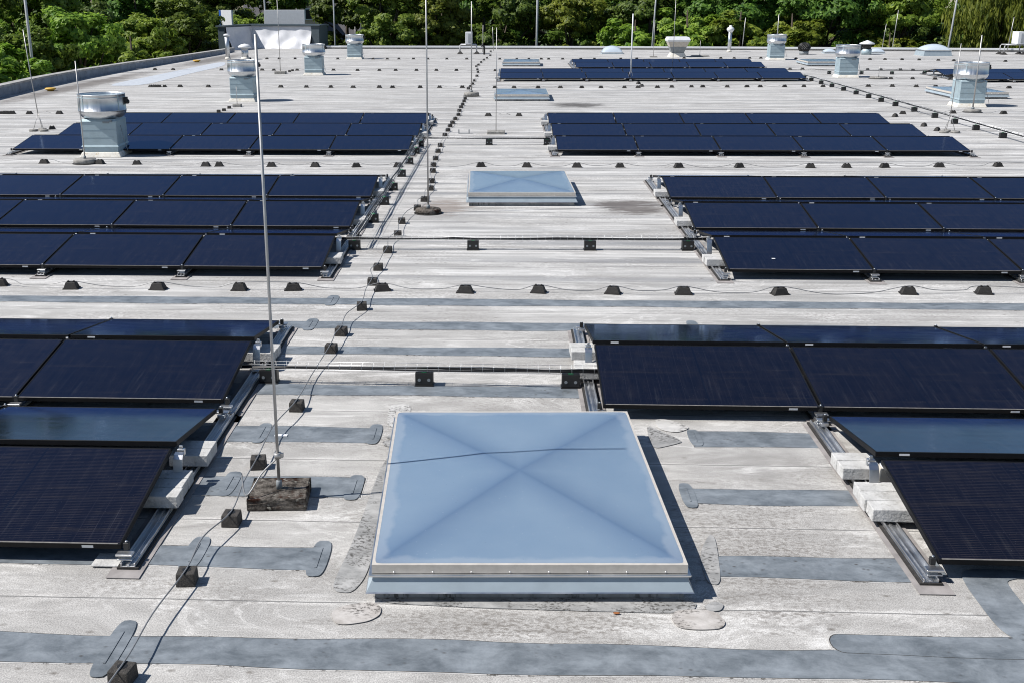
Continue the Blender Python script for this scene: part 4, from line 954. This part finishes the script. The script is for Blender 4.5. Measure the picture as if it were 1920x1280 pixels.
# ------------------------------------------------------------------ trees
def crown_mesh(name, seed, n_leaf, H, Wd, shape, size):
    r = random.Random(seed); mb_v = []; mb_f = []
    lobes = []
    nl = {'round': 26, 'column': 22, 'bush': 16, 'willow': 24}[shape]
    for k in range(nl):
        t = r.random()
        if shape == 'column': z = H*(0.08+0.9*t); rad = Wd*0.5*(1-0.55*t)
        elif shape == 'bush': z = H*(0.15+0.7*t); rad = Wd*0.5*(1-0.5*t)
        else: z = H*(0.16+0.76*t); rad = Wd*0.5*math.sin(math.pi*(0.18+0.72*t))
        a = r.uniform(0, 2*math.pi); q = rad*math.sqrt(r.random())*0.95
        lobes.append((q*math.cos(a), q*math.sin(a), z, r.uniform(0.13,0.24)*Wd*(0.8 if shape=='bush' else 1)))
    # sub-clumps on the lobes give the broken, layered look of a crown
    clumps = []
    for (lx,ly,lz,lr) in lobes:
        for k in range(9):
            d = Vector((r.gauss(0,1), r.gauss(0,1), r.gauss(0,0.8))).normalized()
            clumps.append((lx+d.x*lr, ly+d.y*lr, lz+d.z*lr*0.8, lr*r.uniform(0.28,0.5), d))
    for k in range(n_leaf):
        cx, cy, cz, cr, d0 = clumps[r.randrange(len(clumps))]
        d = Vector((r.gauss(0,1), r.gauss(0,1), r.gauss(0,1))).normalized()
        rr = cr*(r.random()**0.45)
        p = Vector((cx,cy,cz)) + Vector((d.x*rr*1.15, d.y*rr*1.15, d.z*rr*0.7))
        if shape == 'willow': p.z -= r.random()**2*1.6
        nrm = (d*0.6 + d0*0.6 + Vector((r.uniform(-.6,.6), r.uniform(-.6,.6), r.uniform(0.0,1.0)))).normalized()
        up = Vector((0,0,1)) if abs(nrm.z) < 0.9 else Vector((1,0,0))
        u = nrm.cross(up).normalized(); v = nrm.cross(u); th = r.uniform(0, 6.28)
        a = (u*math.cos(th)+v*math.sin(th)); b = nrm.cross(a)
        s = size*r.uniform(0.6,1.25); base = len(mb_v)
        if shape == 'willow': a = (a*0.3+Vector((0,0,-1))).normalized()*1.5; b = b*0.7
        mb_v += [tuple(p-a*s*0.6), tuple(p+b*s*0.34-nrm*s*0.06), tuple(p+a*s*0.6), tuple(p-b*s*0.34-nrm*s*0.06)]
        mb_f.append((base,base+1,base+2,base+3))
    me = bpy.data.meshes.new(name); me.from_pydata(mb_v, [], mb_f); me.update()
    return me, clumps
def trunk_mb(H, Wd, clumps, seed):
    r = random.Random(seed); mb = MB()
    mb.tube([(0,0,0),(0.1,0.05,H*0.3),(0.0,0.1,H*0.6),(0.05,0,H*0.9)], Wd*0.05, 8, 0.03)
    for k in range(12):
        c = clumps[r.randrange(len(clumps))]; z0 = H*r.uniform(0.2,0.6); e = Vector(c[:3])
        mb.tube([(0.05,0.05,z0), tuple(Vector((0.05,0.05,z0)).lerp(e,0.5)+Vector((0,0,0.3))), tuple(e)], Wd*0.018, 5, 0.02)
    return mb
def tree_kind(name, seed, n_leaf, H, Wd, shape, size, mat):
    def b():
        t = empty(name)
        me, cl = crown_mesh('crown', seed, n_leaf, H, Wd, shape, size); me.materials.append(mat)
        o = bpy.data.objects.new('crown', me); COL.objects.link(o); o.parent = t
        trunk_mb(H, Wd, cl, seed).build('trunk', M['bark'], t)
        return t
    return Kind(b)
KINDS = {
 'dark': tree_kind('broadleaf_tree', 1, 38000, 13, 8.5, 'round', 0.36, LEAF[0]),
 'mid':  tree_kind('broadleaf_tree', 2, 38000, 13, 8.0, 'round', 0.35, LEAF[1]),
 'olive':tree_kind('broadleaf_tree', 3, 36000, 13, 7.0, 'column', 0.33, LEAF[3]),
 'light':tree_kind('broadleaf_tree', 4, 36000, 12, 7.5, 'round', 0.35, LEAF[2]),
 'bush': tree_kind('bush', 5, 22000, 7.6, 6.5, 'bush', 0.30, LEAF[2]),
 'willow': tree_kind('willow_tree', 6, 36000, 13, 8.5, 'willow', 0.33, LEAF[3]),
}
WORD = {'dark':'dark green broadleaf tree','mid':'mid green broadleaf tree','olive':'olive green upright tree','light':'light yellow-green tree','bush':'bright green bush','willow':'drooping willow tree'}
def tree(kind, X, Y, s, label, grp='trees beyond the roof', top=None):
    KINDS[kind].put((X, Y, -6), label, 'tree' if kind != 'bush' else 'bush', grp, rng.uniform(0,6.28), scale=(s*rng.uniform(.92,1.1), s*rng.uniform(.92,1.1), s))
left_side = [('mid',-22.6,33,0.60),('bush',-22.6,40.5,0.98),('mid',-23.4,44.5,0.62),('bush',-22.4,50,1.12),('mid',-22.6,55.0,0.60),('light',-22.8,61.5,0.74),('bush',-21.6,66.5,1.05),('light',-22.4,72,0.70),('mid',-21.6,78.5,0.72)]
left_back = [('dark',-29.5,38,0.95),('mid',-30,46,0.95),('dark',-29,54,0.98),('dark',-29.5,62,0.95),('mid',-28.5,69.5,0.88),('dark',-28,77,0.84),('dark',-27,85,0.84),('dark',-37,58,1.0),('dark',-36,72,0.95),('mid',-36,84,0.9)]
for i, (k, X, Y, s) in enumerate(left_back):
    tree(k, X, Y, s, f'{WORD[k]} behind the bushes beyond left parapet, {ordl(i, len(left_back), "near end", "far end")}', 'tall trees beyond the left parapet')
for i, (k, X, Y, s) in enumerate(left_side):
    tree(k, X, Y, s, f'low {WORD[k]} just beyond left parapet, {ordl(i, len(left_side), "near end", "far end")} of that line', 'trees beyond the left parapet')
front = [('light',-20.0,88,0.80),('dark',-15.3,90,0.66),('olive',-9.5,88,0.98),('olive',-5.0,89,0.98),('dark',-0.5,88.5,1.0),('light',4.8,88,0.95),('dark',10.5,88.5,1.0),('bush',9.0,84.6,1.12),('bush',12.6,84.0,1.22),('bush',16.2,83.6,1.2),('bush',19.8,83.4,1.18),('dark',17,88,1.0),('dark',22.5,86,1.05),('bush',26.0,81.6,1.0),('light',27.5,84.5,1.0),('willow',33.5,82,1.0),('dark',39.0,81.5,1.05),('mid',44.5,80,1.0),('dark',50,79,1.0)]
front = [(k, X, Y, s*(0.84 if k != 'bush' else 1.0)) for k, X, Y, s in front]
for i, (k, X, Y, s) in enumerate(front):
    tree(k, X, Y, s, f'{WORD[k]} beyond the far edge, {ordl(i, len(front))} of the front line', 'trees beyond the far edge')
back = [('mid' if i % 3 == 1 else 'dark', -30+i*5.6, 97+1.5*math.sin(i*2.1), 0.87+0.05*math.sin(i*1.3)) for i in range(18)]
back = [b for b in back if abs(b[1]+16.6) > 2.6]
for i, (k, X, Y, s) in enumerate(back):
    tree(k, X, Y, s, f'{WORD[k]}, second line beyond far edge, {ordl(i, len(back))}', 'second line of trees beyond the far edge')
third = [('dark' if i % 2 else 'mid', -40+i*6.0, 109+2*math.sin(i*1.7), 0.95+0.05*math.sin(i*2.3)) for i in range(20)]
third = [b for b in third if abs(b[1]+18.5) > 2.8]
for i, (k, X, Y, s) in enumerate(third):
    tree(k, X, Y, s, f'{WORD[k]}, third line beyond far edge, {ordl(i, len(third))}', 'third line of trees beyond the far edge')
